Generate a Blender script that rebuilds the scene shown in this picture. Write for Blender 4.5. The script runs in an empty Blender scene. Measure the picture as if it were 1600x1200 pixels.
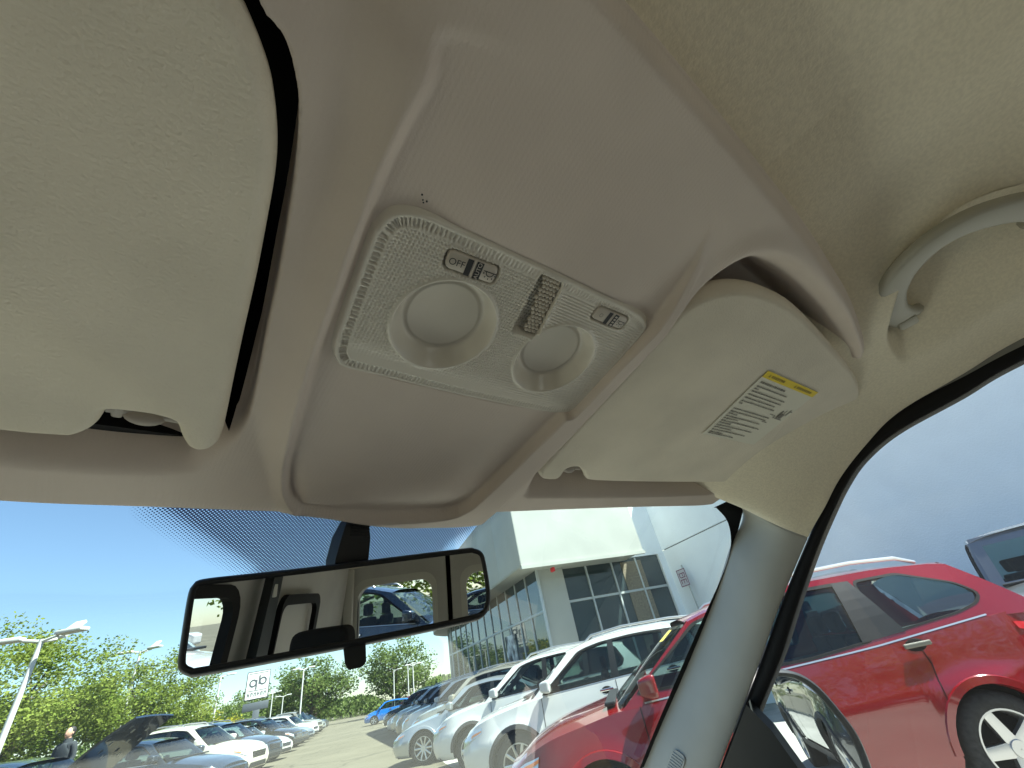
import bpy, bmesh, math, random
import numpy as np
from mathutils import Vector, Matrix

# ------------------------------------------------------------------ camera, sky, sun, exposure
scene = bpy.context.scene
R = math.radians
EYE = Vector((0.0, 0.0, 1.45))            # phone held in the driver's area; +Y van forward, +X van right
cam_data = bpy.data.cameras.new('camera')
cam_data.sensor_width = 36.0
cam_data.lens = 36.0 * 637.0 / 1600.0
cam_data.clip_start = 0.01
cam_data.clip_end = 2000.0
cam = bpy.data.objects.new('camera', cam_data)
scene.collection.objects.link(cam)
_p, _az, _roll = 0.600551, R(46.2), R(12.944)
_f = Vector((math.sin(_az) * math.cos(_p), math.cos(_az) * math.cos(_p), math.sin(_p)))
_u0 = Vector((-math.sin(_az) * math.sin(_p), -math.cos(_az) * math.sin(_p), math.cos(_p)))
_r0 = _f.cross(_u0)
_r = _r0 * math.cos(_roll) - _u0 * math.sin(_roll)
_u = _u0 * math.cos(_roll) + _r0 * math.sin(_roll)
cam.matrix_world = Matrix(((_r.x, _u.x, -_f.x, EYE.x), (_r.y, _u.y, -_f.y, EYE.y), (_r.z, _u.z, -_f.z, EYE.z), (0, 0, 0, 1)))
scene.camera = cam

SUN_AZ, SUN_EL = 143.0, 57.0               # azimuth clockwise from +Y (van forward)
world = bpy.data.worlds.new('World')
scene.world = world
world.use_nodes = True
wn = world.node_tree.nodes
wl = world.node_tree.links
wn.clear()
sky = wn.new('ShaderNodeTexSky')
sky.sky_type = 'NISHITA'
sky.sun_disc = False
sky.sun_elevation = R(SUN_EL)
sky.sun_rotation = R(SUN_AZ)
sky.air_density = 1.0
sky.dust_density = 0.35
sky.ozone_density = 1.6
bg = wn.new('ShaderNodeBackground')
bg.inputs['Strength'].default_value = 0.052
wo = wn.new('ShaderNodeOutputWorld')
wl.new(sky.outputs[0], bg.inputs['Color'])
wl.new(bg.outputs[0], wo.inputs['Surface'])
sun_data = bpy.data.lights.new('sun', 'SUN')
sun_data.energy = 4.3
sun_data.angle = R(0.53)
sun_data.color = (1.0, 0.95, 0.87)
sun = bpy.data.objects.new('sun', sun_data)
scene.collection.objects.link(sun)
_sd = Vector((math.sin(R(SUN_AZ)) * math.cos(R(SUN_EL)), math.cos(R(SUN_AZ)) * math.cos(R(SUN_EL)), math.sin(R(SUN_EL))))
sun.rotation_euler = _sd.to_track_quat('Z', 'Y').to_euler()
vs = scene.view_settings
vs.view_transform = 'Standard'
vs.look = 'None'
vs.exposure = 2.15
vs.gamma = 1.0
vs.use_curve_mapping = False
scene.cycles.use_denoising = True
scene.cycles.max_bounces = 14
scene.cycles.diffuse_bounces = 6
scene.cycles.glossy_bounces = 6
scene.cycles.transmission_bounces = 8
scene.cycles.transparent_max_bounces = 24
scene.cycles.sample_clamp_indirect = 6.0
scene.cycles.caustics_reflective = False
scene.cycles.caustics_refractive = False

# outlines measured in van coordinates (metres)
D = {
    'header': [(-0.0774, 0.4017), (-0.0149, 0.3985), (0.0823, 0.3959), (0.1796, 0.3896), (0.2782, 0.3783), (0.4319, 0.3517), (0.5549, 0.332), (0.7134, 0.3087), (0.8271, 0.2892)],
    'shelf_rear': [(0.0864, -0.0182), (0.1025, -0.0205), (0.141, -0.0218), (0.1927, -0.0241), (0.254, -0.0253), (0.3286, -0.0267), (0.4637, -0.0222), (0.5523, -0.0112)],
    'recess_driver': [(-0.016, 0.0615), (-0.006, 0.0672), (0.0002, 0.0752), (0.0055, 0.0869), (0.0118, 0.1128), (0.0193, 0.1596), (0.0235, 0.1945), (0.0292, 0.2389), (0.033, 0.2743), (0.0327, 0.3018), (0.0278, 0.3268), (0.0142, 0.3451), (-0.0196, 0.3537), (-0.0502, 0.3558), (-0.0772, 0.3557)],
    'driver_visor': [(-0.0281, 0.0589), (-0.0233, 0.064), (-0.0194, 0.0672), (-0.0116, 0.0759), (-0.0054, 0.0853), (0.001, 0.1015), (0.0044, 0.1164), (0.007, 0.1371), (0.0104, 0.1682), (0.0136, 0.2058), (0.0168, 0.2404), (0.0199, 0.2718), (0.0215, 0.291), (0.0206, 0.3001), (0.016, 0.3053), (0.0099, 0.306), (0.0046, 0.3024), (0.0004, 0.2943), (-0.0029, 0.285), (-0.0057, 0.2809), (-0.0146, 0.2787), (-0.023, 0.2789), (-0.0319, 0.2798), (-0.0354, 0.282), (-0.0364, 0.2895), (-0.0389, 0.2983), (-0.0443, 0.305), (-0.0513, 0.3079), (-0.0728, 0.3089)],
    'panel': [(0.0503, 0.0259), (0.0423, 0.0516), (0.0399, 0.0836), (0.0412, 0.1095), (0.0444, 0.149), (0.0502, 0.2141), (0.0623, 0.2943), (0.0717, 0.3369), (0.0804, 0.3601), (0.0916, 0.3723), (0.1073, 0.3755), (0.1708, 0.3704), (0.229, 0.3588), (0.2472, 0.3431), (0.2524, 0.3173), (0.255, 0.2452), (0.2568, 0.1809), (0.2601, 0.0981), (0.2536, 0.0471), (0.2452, 0.0269), (0.2356, 0.0121), (0.2186, -0.0011), (0.1987, -0.0079), (0.1722, -0.0119)],
    'rib_outer': [(0.0099, 0.0393), (0.0163, 0.0813), (0.0178, 0.1544), (0.0256, 0.2237), (0.0322, 0.2681), (0.0448, 0.3062), (0.0667, 0.3603), (0.08, 0.3878), (0.0968, 0.3925), (0.1786, 0.3873), (0.2765, 0.3757), (0.2922, 0.346), (0.2907, 0.2465), (0.284, 0.1482), (0.2775, 0.0704), (0.2622, 0.0315), (0.2383, 0.0034), (0.2172, -0.0109), (0.1931, -0.0178), (0.1658, -0.018)],
    'recess_pass': [(0.3231, 0.3327), (0.3117, 0.3137), (0.3004, 0.2682), (0.2931, 0.1732), (0.2884, 0.0915), (0.2786, 0.0509), (0.2829, 0.0192), (0.3015, 0.0006), (0.3409, -0.0105), (0.4144, -0.014), (0.4934, -0.0129)],
    'pass_visor': [(0.3249, 0.2989), (0.3126, 0.2914), (0.3071, 0.2759), (0.2991, 0.2156), (0.2924, 0.1394), (0.2852, 0.0824), (0.288, 0.0611), (0.3013, 0.0439), (0.3231, 0.0309), (0.3555, 0.0217), (0.4089, 0.0152), (0.5094, 0.0159), (0.611, 0.0191), (0.667, 0.0258), (0.7178, 0.0408), (0.7616, 0.0699), (0.7665, 0.1229), (0.7623, 0.169), (0.7376, 0.1897), (0.6955, 0.2016), (0.7111, 0.2245), (0.7028, 0.2384), (0.5498, 0.266), (0.4045, 0.2878), (0.3824, 0.2836), (0.3649, 0.2741), (0.3525, 0.2703), (0.3429, 0.2747), (0.3464, 0.2863), (0.3426, 0.2959)],
    'light': [(0.0524, 0.1031), (0.0497, 0.1082), (0.0485, 0.1136), (0.0477, 0.1195), (0.0503, 0.1482), (0.0531, 0.1741), (0.055, 0.1881), (0.0577, 0.1975), (0.0625, 0.2042), (0.0694, 0.2077), (0.0962, 0.207), (0.1461, 0.2055), (0.206, 0.2017), (0.2401, 0.1981), (0.2583, 0.1932), (0.2649, 0.185), (0.2637, 0.146), (0.2615, 0.1099), (0.2596, 0.0956), (0.2559, 0.0887), (0.2459, 0.0849), (0.2298, 0.0837), (0.1919, 0.0858), (0.1511, 0.0883), (0.1037, 0.0918), (0.0763, 0.0943), (0.0657, 0.0959), (0.0577, 0.099)],
    'label': [(0.4586, 0.0713), (0.591, 0.0602), (0.608, 0.1608), (0.4808, 0.1712)],
    'E': [(0.7854, -0.1391, 1.6732), (0.7873, -0.0676, 1.6633), (0.7896, 0.0149, 1.6519), (0.7941, 0.0714, 1.6296), (0.8002, 0.1291, 1.5989), (0.8076, 0.1786, 1.5618), (0.8162, 0.2319, 1.519), (0.8282, 0.3043, 1.4591), (0.8425, 0.3845, 1.3877), (0.8556, 0.4603, 1.3218), (0.8711, 0.5509, 1.2445)],
    'G': [(0.7904, -0.1221, 1.6479), (0.7925, -0.0505, 1.6377), (0.7945, 0.0309, 1.6274), (0.7981, 0.0861, 1.6096), (0.8027, 0.1262, 1.5863), (0.8093, 0.1697, 1.5535), (0.8178, 0.2212, 1.5109), (0.8299, 0.2878, 1.4507), (0.8435, 0.3605, 1.3826), (0.8552, 0.4303, 1.3242), (0.8711, 0.5207, 1.2444)],
    'I': [(0.7997, 0.2828, 1.6093), (0.8296, 0.3488, 1.554), (0.8627, 0.4462, 1.4761), (0.8878, 0.5642, 1.3839), (0.907, 0.6808, 1.2958), (0.9227, 0.7622, 1.233)],
    'wsedge': [(0.7365, 0.303, 1.6117), (0.7848, 0.3148, 1.5935), (0.8188, 0.3413, 1.5631), (0.8377, 0.3815, 1.5291), (0.8547, 0.4685, 1.4647), (0.8718, 0.5655, 1.3917), (0.8928, 0.6804, 1.3038), (0.9109, 0.7676, 1.2358)],
    'frit': [(-0.002, 0.3986, 1.596), (0.0089, 0.4008, 1.5944), (0.0429, 0.4214, 1.5803), (0.0865, 0.4465, 1.5629), (0.1742, 0.4387, 1.5653), (0.2684, 0.4155, 1.5757), (0.2886, 0.3968, 1.5867), (0.3059, 0.3747, 1.6)],
    'mirror': [(0.0425, 0.4208, 1.5552), (0.0361, 0.4233, 1.5519), (0.0341, 0.4247, 1.5436), (0.0366, 0.4267, 1.5117), (0.0379, 0.4274, 1.4997), (0.0403, 0.4271, 1.4935), (0.0466, 0.4254, 1.4893), (0.0569, 0.422, 1.4882), (0.1288, 0.3977, 1.4889), (0.1954, 0.3751, 1.4904), (0.2476, 0.3574, 1.4925), (0.2608, 0.3527, 1.4951), (0.2676, 0.3497, 1.5026), (0.2698, 0.3476, 1.5177), (0.2683, 0.346, 1.541), (0.2655, 0.3459, 1.5522), (0.2569, 0.3484, 1.5573), (0.24, 0.354, 1.5583), (0.1223, 0.3939, 1.5559), (0.0766, 0.4093, 1.5555)],
    'mirror_tab': [(0.1452, 0.3919, 1.4913), (0.1476, 0.3924, 1.4779), (0.1501, 0.3918, 1.4745), (0.1592, 0.3887, 1.4745), (0.1628, 0.3873, 1.4769), (0.1617, 0.3865, 1.4908)],
    'grab': [(0.6241, -0.0524, 1.7), (0.6012, -0.046, 1.7), (0.5708, -0.0453, 1.7), (0.5368, -0.0506, 1.7), (0.5048, -0.0657, 1.7), (0.4853, -0.0898, 1.7), (0.4845, -0.114, 1.7), (0.499, -0.1377, 1.7), (0.524, -0.1607, 1.7)],
    'pocket': [(0.5024, -0.169, 1.712), (0.4907, -0.1439, 1.712), (0.4865, -0.1168, 1.712), (0.4991, -0.0849, 1.712), (0.5287, -0.0542, 1.712), (0.5692, -0.035, 1.712), (0.6372, -0.023, 1.712), (0.7203, -0.0233, 1.712)],
}
D2 = {'pocket': [p[:2] for p in D['pocket']] + [(0.76, -0.05), (0.76, -0.3), (0.6, -0.33), (0.53, -0.27), (0.51, -0.21)]}


# ------------------------------------------------------------------ helpers
COL = scene.collection
rng = np.random.default_rng(7)


def link(o):
    COL.objects.link(o)
    return o


def tag(o, label=None, cat=None, group=None, kind=None):
    if label: o['label'] = label
    if cat: o['category'] = cat
    if group: o['group'] = group
    if kind: o['kind'] = kind
    return o


def thing(name, label, cat, loc=(0, 0, 0), rz=0.0, group=None):
    o = bpy.data.objects.new(name, None)
    o.empty_display_size = 0.1
    o.location = loc
    o.rotation_euler = (0, 0, rz)
    link(o)
    return tag(o, label, cat, group)


def mesh_obj(name, verts, faces, mat=None, parent=None, smooth=True, sharp=None):
    me = bpy.data.meshes.new(name)
    me.from_pydata([tuple(v) for v in verts], [], [tuple(f) for f in faces])
    me.update()
    if mat: me.materials.append(mat)
    if smooth:
        me.polygons.foreach_set('use_smooth', [True] * len(me.polygons))
        if sharp is not None:
            me.set_sharp_from_angle(angle=R(sharp))
    o = bpy.data.objects.new(name, me)
    link(o)
    if parent: o.parent = parent
    return o


def bm_obj(name, bm, mat=None, parent=None, smooth=True, sharp=35):
    bmesh.ops.recalc_face_normals(bm, faces=bm.faces)
    me = bpy.data.meshes.new(name)
    bm.to_mesh(me)
    bm.free()
    if mat: me.materials.append(mat)
    if smooth:
        me.polygons.foreach_set('use_smooth', [True] * len(me.polygons))
        if sharp is not None:
            me.set_sharp_from_angle(angle=R(sharp))
    o = bpy.data.objects.new(name, me)
    link(o)
    if parent: o.parent = parent
    return o


def grid_faces(nu, nv, flip=False, close_u=False):
    # vertex index = i*nv + j
    f = []
    for i in range(nu if close_u else nu - 1):
        a = i * nv
        b = ((i + 1) % nu) * nv
        for j in range(nv - 1):
            q = (a + j, b + j, b + j + 1, a + j + 1)
            f.append(q[::-1] if flip else q)
    return f


def fast_grid(name, P, mat, parent=None, flip=False, mask=None):
    """P: array nu x nv x 3"""
    nu, nv = P.shape[:2]
    idx = np.arange(nu * nv).reshape(nu, nv)
    q = np.stack([idx[:-1, :-1], idx[1:, :-1], idx[1:, 1:], idx[:-1, 1:]], -1)
    if flip: q = q[..., ::-1]
    if mask is not None:
        keep = mask[:-1, :-1] & mask[1:, :-1] & mask[1:, 1:] & mask[:-1, 1:]
        q = q[keep]
    q = q.reshape(-1, 4)
    me = bpy.data.meshes.new(name)
    n = len(q)
    used = np.unique(q)
    remap = np.zeros(nu * nv, int)
    remap[used] = np.arange(len(used))
    q = remap[q]
    V = P.reshape(-1, 3)[used]
    me.vertices.add(len(V))
    me.vertices.foreach_set('co', V.astype(np.float32).ravel())
    me.loops.add(n * 4)
    me.loops.foreach_set('vertex_index', q.astype(np.int32).ravel())
    me.polygons.add(n)
    me.polygons.foreach_set('loop_start', np.arange(0, n * 4, 4, dtype=np.int32))
    me.polygons.foreach_set('loop_total', np.full(n, 4, dtype=np.int32))
    me.polygons.foreach_set('use_smooth', np.ones(n, bool))
    me.update(calc_edges=True)
    me.validate()
    if mat: me.materials.append(mat)
    o = bpy.data.objects.new(name, me)
    link(o)
    if parent: o.parent = parent
    return o


def box_bm(bm, c, s, bevel=0.0, rot=None):
    r = bmesh.ops.create_cube(bm, size=1.0)
    vs_ = r['verts']
    M = Matrix.Translation(c) @ (rot.to_4x4() if rot else Matrix.Identity(4)) @ Matrix.Diagonal((s[0], s[1], s[2], 1))
    bmesh.ops.transform(bm, matrix=M, verts=vs_)
    if bevel > 0:
        es = list({e for v in vs_ for e in v.link_edges})
        bmesh.ops.bevel(bm, geom=es, offset=bevel, segments=2, affect='EDGES', profile=0.5)


def box(name, c, s, mat, parent=None, bevel=0.0, rot=None):
    bm = bmesh.new()
    box_bm(bm, c, s, bevel, rot)
    return bm_obj(name, bm, mat, parent)


def tube_mesh(pts, radii, seg=10, cap=True):
    pts = [Vector(p) for p in pts]
    n = len(pts)
    if not hasattr(radii, '__len__'): radii = [radii] * n
    V, F = [], []
    up = None
    for i, p in enumerate(pts):
        t = (pts[min(i + 1, n - 1)] - pts[max(i - 1, 0)]).normalized()
        if up is None:
            up = Vector((0, 0, 1)) if abs(t.z) < 0.9 else Vector((1, 0, 0))
        a = (up - t * up.dot(t)).normalized()
        up = a
        b = t.cross(a)
        for k in range(seg):
            th = 2 * math.pi * k / seg
            V.append(p + (a * math.cos(th) + b * math.sin(th)) * radii[i])
    for i in range(n - 1):
        for k in range(seg):
            F.append((i * seg + k, i * seg + (k + 1) % seg, (i + 1) * seg + (k + 1) % seg, (i + 1) * seg + k))
    if cap:
        F.append(tuple(range(seg - 1, -1, -1)))
        F.append(tuple((n - 1) * seg + k for k in range(seg)))
    return V, F


def tube(name, pts, radii, mat, parent=None, seg=10):
    V, F = tube_mesh(pts, radii, seg)
    return mesh_obj(name, V, F, mat, parent, True, 50)


def join_meshes(parts):
    V, F = [], []
    for v, f in parts:
        o = len(V)
        V += list(v)
        F += [tuple(i + o for i in q) for q in f]
    return V, F


def spline(pts, n=6, closed=True):
    """Catmull-Rom resample"""
    P = np.array(pts, float)
    m = len(P)
    out = []
    rngi = range(m) if closed else range(m - 1)
    for i in rngi:
        if closed:
            p0, p1, p2, p3 = P[(i - 1) % m], P[i], P[(i + 1) % m], P[(i + 2) % m]
        else:
            p0, p1, p2, p3 = P[max(i - 1, 0)], P[i], P[i + 1], P[min(i + 2, m - 1)]
        for k in range(n):
            t = k / n
            out.append(0.5 * ((2 * p1) + (-p0 + p2) * t + (2 * p0 - 5 * p1 + 4 * p2 - p3) * t * t + (-p0 + 3 * p1 - 3 * p2 + p3) * t ** 3))
    if not closed: out.append(P[-1])
    return np.array(out)


def resample(P, step, closed=True):
    P = np.array(P, float)
    Q = np.vstack([P, P[:1]]) if closed else P
    d = np.r_[0, np.cumsum(np.linalg.norm(np.diff(Q, axis=0), axis=1))]
    n = max(4, int(round(d[-1] / step)))
    t = np.linspace(0, d[-1], n + 1)
    if closed: t = t[:-1]
    return np.stack([np.interp(t, d, Q[:, k]) for k in range(P.shape[1])], 1)


def sdf(poly, X, Y):
    """signed distance, positive inside"""
    P = np.array(poly, float)
    n = len(P)
    best = np.full(X.shape, 1e9)
    inside = np.zeros(X.shape, bool)
    for i in range(n):
        ax, ay = P[i]
        bx, by = P[(i + 1) % n]
        ex, ey = bx - ax, by - ay
        L2 = ex * ex + ey * ey + 1e-18
        t = np.clip(((X - ax) * ex + (Y - ay) * ey) / L2, 0, 1)
        dx = X - ax - t * ex
        dy = Y - ay - t * ey
        best = np.minimum(best, dx * dx + dy * dy)
        c = ((ay > Y) != (by > Y)) & (X < (bx - ax) * (Y - ay) / (by - ay + 1e-18) + ax)
        inside ^= c
    return np.where(inside, 1, -1) * np.sqrt(best)


def sstep(a, b, x):
    t = np.clip((x - a) / (b - a), 0, 1)
    return t * t * (3 - 2 * t)


def fill_poly(loops, mapf, name, mat, parent=None, solid=0.0, smooth=False, offset=-1.0, sub=0):
    """2D polygon with holes filled, mapped to 3D by mapf(a,b)"""
    bm = bmesh.new()
    es = []
    for lp in loops:
        vv = [bm.verts.new((p[0], p[1], 0)) for p in lp]
        for i in range(len(vv)):
            es.append(bm.edges.new((vv[i], vv[(i + 1) % len(vv)])))
    bmesh.ops.triangle_fill(bm, use_beauty=True, use_dissolve=False, edges=es, normal=(0, 0, 1))
    for v in bm.verts:
        v.co = Vector(mapf(v.co.x, v.co.y))
    me = bpy.data.meshes.new(name)
    bm.to_mesh(me)
    bm.free()
    if mat: me.materials.append(mat)
    o = bpy.data.objects.new(name, me)
    link(o)
    if parent: o.parent = parent
    if solid:
        m = o.modifiers.new('thick', 'SOLIDIFY')
        m.thickness = solid
        m.offset = offset
    return o


def rrect(x0, x1, y0, y1, r, n=5):
    out = []
    for cx, cy, a0 in ((x1 - r, y1 - r, 0), (x0 + r, y1 - r, 90), (x0 + r, y0 + r, 180), (x1 - r, y0 + r, 270)):
        for k in range(n + 1):
            a = R(a0 + 90.0 * k / n)
            out.append((cx + r * math.cos(a), cy + r * math.sin(a)))
    return out


def slab(name, outline, bot, top, r, mat, parent=None, segs=5):
    """padded slab from a plan outline (closed, resampled): bot(x,y), top(x,y) heights, edge radius r"""
    P = np.array(outline)
    n = len(P)
    area = 0.5 * np.sum(P[:, 0] * np.roll(P[:, 1], -1) - np.roll(P[:, 0], -1) * P[:, 1])
    if area < 0: P = P[::-1]
    t = np.roll(P, -1, 0) - np.roll(P, 1, 0)
    t /= np.linalg.norm(t, axis=1)[:, None] + 1e-12
    nin = np.stack([-t[:, 1], t[:, 0]], 1)
    rings = []
    for side in (0, 1):
        for k in range(segs + 1):
            a = math.pi / 2 * k / segs
            ins = r * (1 - math.cos(a)) if side == 0 else r * (1 - math.sin(a))
            Q = P + nin * ins
            zb = np.array([bot(*q) for q in Q])
            zt = np.array([top(*q) for q in Q])
            mid = 0.5 * (zb + zt)
            half = 0.5 * (zt - zb)
            if side == 0: z = mid + half * 0 - half * math.sin(a)
            else: z = mid + half * math.cos(a)
            rings.append(np.c_[Q, z])
    low = rings[:segs + 1][::-1]          # bottom cap ring first -> equator
    up = rings[segs + 1:][::-1]           # equator -> top cap
    seq = low + up[1:]
    V = np.vstack(seq)
    F = []
    for i in range(len(seq) - 1):
        for k in range(n):
            F.append((i * n + k, i * n + (k + 1) % n, (i + 1) * n + (k + 1) % n, (i + 1) * n + k))
    F.append(tuple(range(n - 1, -1, -1)))
    F.append(tuple((len(seq) - 1) * n + k for k in range(n)))
    return mesh_obj(name, V, F, mat, parent, True, 60)


# ------------------------------------------------------------------ materials
def newmat(name):
    m = bpy.data.materials.new(name)
    m.use_nodes = True
    nt = m.node_tree
    nt.nodes.clear()
    o = nt.nodes.new('ShaderNodeOutputMaterial')
    return m, nt, o


def pbr(name, col, rough=0.5, metal=0.0, spec=0.5, var=0.0, vscale=8.0, bump=0.0, bscale=400.0, bdist=0.001, coat=0.0, detail=3.0,
        wave=None, col2=None, vcoord='Object'):
    m, nt, o = newmat(name)
    b = nt.nodes.new('ShaderNodeBsdfPrincipled')
    b.inputs['Base Color'].default_value = (*col, 1)
    b.inputs['Roughness'].default_value = rough
    b.inputs['Metallic'].default_value = metal
    b.inputs['Specular IOR Level'].default_value = spec
    if coat:
        b.inputs['Coat Weight'].default_value = coat
        b.inputs['Coat Roughness'].default_value = 0.03
    nt.links.new(b.outputs[0], o.inputs['Surface'])
    tc = nt.nodes.new('ShaderNodeTexCoord')
    if var > 0 or col2:
        n = nt.nodes.new('ShaderNodeTexNoise')
        n.inputs['Scale'].default_value = vscale
        n.inputs['Detail'].default_value = detail
        nt.links.new(tc.outputs[vcoord], n.inputs['Vector'])
        rp = nt.nodes.new('ShaderNodeValToRGB')
        c2 = col2 if col2 else tuple(min(1, c * (1 + var)) for c in col)
        c1 = col if col2 else tuple(c * (1 - var) for c in col)
        rp.color_ramp.elements[0].position = 0.35
        rp.color_ramp.elements[1].position = 0.65
        rp.color_ramp.elements[0].color = (*c1, 1)
        rp.color_ramp.elements[1].color = (*c2, 1)
        nt.links.new(n.outputs['Fac'], rp.inputs['Fac'])
        nt.links.new(rp.outputs[0], b.inputs['Base Color'])
    if bump > 0:
        n2 = nt.nodes.new('ShaderNodeTexNoise')
        n2.inputs['Scale'].default_value = bscale
        n2.inputs['Detail'].default_value = 2.0
        nt.links.new(tc.outputs[vcoord], n2.inputs['Vector'])
        src = n2.outputs['Fac']
        if wave:
            w = nt.nodes.new('ShaderNodeTexWave')
            w.inputs['Scale'].default_value = wave
            w.inputs['Distortion'].default_value = 0.6
            w.inputs['Detail'].default_value = 1.0
            w.inputs['Detail Scale'].default_value = 0.3
            nt.links.new(tc.outputs[vcoord], w.inputs['Vector'])
            ad = nt.nodes.new('ShaderNodeMath')
            ad.operation = 'MULTIPLY_ADD'
            ad.inputs[1].default_value = 0.26
            nt.links.new(w.outputs['Fac'], ad.inputs[0])
            nt.links.new(n2.outputs['Fac'], ad.inputs[2])
            src = ad.outputs[0]
        bp = nt.nodes.new('ShaderNodeBump')
        bp.inputs['Strength'].default_value = bump
        bp.inputs['Distance'].default_value = bdist
        nt.links.new(src, bp.inputs['Height'])
        nt.links.new(bp.outputs[0], b.inputs['Normal'])
    return m


def glass(name, tint=(0.9, 0.95, 0.93), refl=1.0, rough=0.0, veil=0.0):
    m, nt, o = newmat(name)
    tr = nt.nodes.new('ShaderNodeBsdfTransparent')
    tr.inputs[0].default_value = (*tint, 1)
    gl = nt.nodes.new('ShaderNodeBsdfGlossy')
    gl.inputs['Roughness'].default_value = rough
    fr = nt.nodes.new('ShaderNodeFresnel')
    fr.inputs['IOR'].default_value = 1.45
    mul = nt.nodes.new('ShaderNodeMath')
    mul.operation = 'MULTIPLY'
    mul.inputs[1].default_value = refl
    nt.links.new(fr.outputs[0], mul.inputs[0])
    mx = nt.nodes.new('ShaderNodeMixShader')
    nt.links.new(mul.outputs[0], mx.inputs[0])
    nt.links.new(tr.outputs[0], mx.inputs[1])
    nt.links.new(gl.outputs[0], mx.inputs[2])
    last = mx
    if veil > 0:
        df = nt.nodes.new('ShaderNodeBsdfTranslucent')  # translucent veil put into the glass for its reflection haze
        df.inputs[0].default_value = (0.85, 0.9, 0.85, 1)
        n = nt.nodes.new('ShaderNodeTexNoise')
        n.inputs['Scale'].default_value = 3.0
        n.inputs['Detail'].default_value = 4.0
        mr = nt.nodes.new('ShaderNodeMapRange')
        mr.inputs[1].default_value = 0.3
        mr.inputs[2].default_value = 0.75
        mr.inputs[3].default_value = veil * 0.5
        mr.inputs[4].default_value = veil * 1.4
        nt.links.new(n.outputs['Fac'], mr.inputs[0])
        mx2 = nt.nodes.new('ShaderNodeMixShader')
        nt.links.new(mr.outputs[0], mx2.inputs[0])
        nt.links.new(mx.outputs[0], mx2.inputs[1])
        nt.links.new(df.outputs[0], mx2.inputs[2])
        last = mx2
    nt.links.new(last.outputs[0], o.inputs['Surface'])
    return m


def mirror_mat(name, tint=(0.72, 0.77, 0.78)):
    m, nt, o = newmat(name)
    g = nt.nodes.new('ShaderNodeBsdfGlossy')
    g.inputs[0].default_value = (*tint, 1)
    g.inputs['Roughness'].default_value = 0.0
    nt.links.new(g.outputs[0], o.inputs['Surface'])
    return m


def leaf_mat(name, c1, c2, scale=0.8):
    m, nt, o = newmat(name)
    tc = nt.nodes.new('ShaderNodeTexCoord')
    n = nt.nodes.new('ShaderNodeTexNoise')
    n.inputs['Scale'].default_value = scale
    n.inputs['Detail'].default_value = 5.0
    nt.links.new(tc.outputs['Object'], n.inputs['Vector'])
    rp = nt.nodes.new('ShaderNodeValToRGB')
    rp.color_ramp.elements[0].position = 0.35
    rp.color_ramp.elements[1].position = 0.68
    rp.color_ramp.elements[0].color = (*c1, 1)
    rp.color_ramp.elements[1].color = (*c2, 1)
    nt.links.new(n.outputs['Fac'], rp.inputs['Fac'])
    d = nt.nodes.new('ShaderNodeBsdfDiffuse')
    t = nt.nodes.new('ShaderNodeBsdfTranslucent')
    nt.links.new(rp.outputs[0], d.inputs[0])
    nt.links.new(rp.outputs[0], t.inputs[0])
    mx = nt.nodes.new('ShaderNodeMixShader')
    mx.inputs[0].default_value = 0.4
    nt.links.new(d.outputs[0], mx.inputs[1])
    nt.links.new(t.outputs[0], mx.inputs[2])
    nt.links.new(mx.outputs[0], o.inputs['Surface'])
    return m


M = {}
M['visor'] = pbr('visor_vinyl', (0.72, 0.66, 0.55), 0.7, spec=0.3, var=0.07, vscale=11, bump=0.55, bscale=620, bdist=0.0009, detail=8)
M['trim'] = pbr('console_plastic', (0.61, 0.53, 0.47), 0.62, spec=0.35, var=0.05, vscale=9, bump=0.32, bscale=1000, bdist=0.0007, wave=110.0, detail=7)
M['headliner'] = pbr('headliner_fabric', (0.80, 0.735, 0.59), 0.95, spec=0.1, var=0.05, vscale=320, bump=0.38, bscale=650, bdist=0.0012, detail=2)
M['pillar'] = pbr('pillar_plastic', (0.375, 0.37, 0.345), 0.6, spec=0.35, var=0.04, vscale=12, bump=0.2, bscale=1200, bdist=0.0005)
M['grab'] = pbr('handle_plastic', (0.36, 0.345, 0.285), 0.5, spec=0.4, bump=0.1, bscale=900, bdist=0.0004)
M['lens'] = pbr('lamp_lens', (0.64, 0.60, 0.53), 0.2, spec=0.55, var=0.03, vscale=20)
M['switch'] = pbr('switch_plastic', (0.52, 0.47, 0.41), 0.35, spec=0.5)
M['black'] = pbr('black_plastic', (0.012, 0.013, 0.014), 0.45, spec=0.35, bump=0.08, bscale=700, bdist=0.0004)
M['rubber'] = pbr('black_rubber', (0.008, 0.008, 0.009), 0.7, spec=0.2)
M['darkprint'] = pbr('dark_print', (0.02, 0.022, 0.025), 0.5)
M['label_paper'] = pbr('label_paper', (0.72, 0.70, 0.60), 0.7, spec=0.2)
M['label_yellow'] = pbr('label_yellow', (0.80, 0.62, 0.05), 0.7, spec=0.2)
M['label_print'] = pbr('label_print', (0.22, 0.21, 0.19), 0.8, spec=0.1)
M['windshield'] = glass('windshield_glass', (0.80, 0.955, 0.93), 0.10, veil=0.003)
M['sideglass'] = glass('door_glass', (0.84, 0.95, 0.98), 0.8, veil=0.008)
M['mirror'] = mirror_mat('mirror_silver')
M['rear_trim'] = pbr('rear_trim', (0.44, 0.44, 0.425), 0.7, spec=0.2, var=0.06, vscale=6)
M['rear_panel'] = pbr('rear_panel', (0.52, 0.52, 0.49), 0.5, spec=0.3)
M['seat'] = pbr('seat_cloth', (0.018, 0.018, 0.02), 0.9, spec=0.1, bump=0.3, bscale=500)

# ------------------------------------------------------------------ the van's cabin
CZ = 1.45
XM = 0.157                                  # centre line of the cabin


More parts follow.
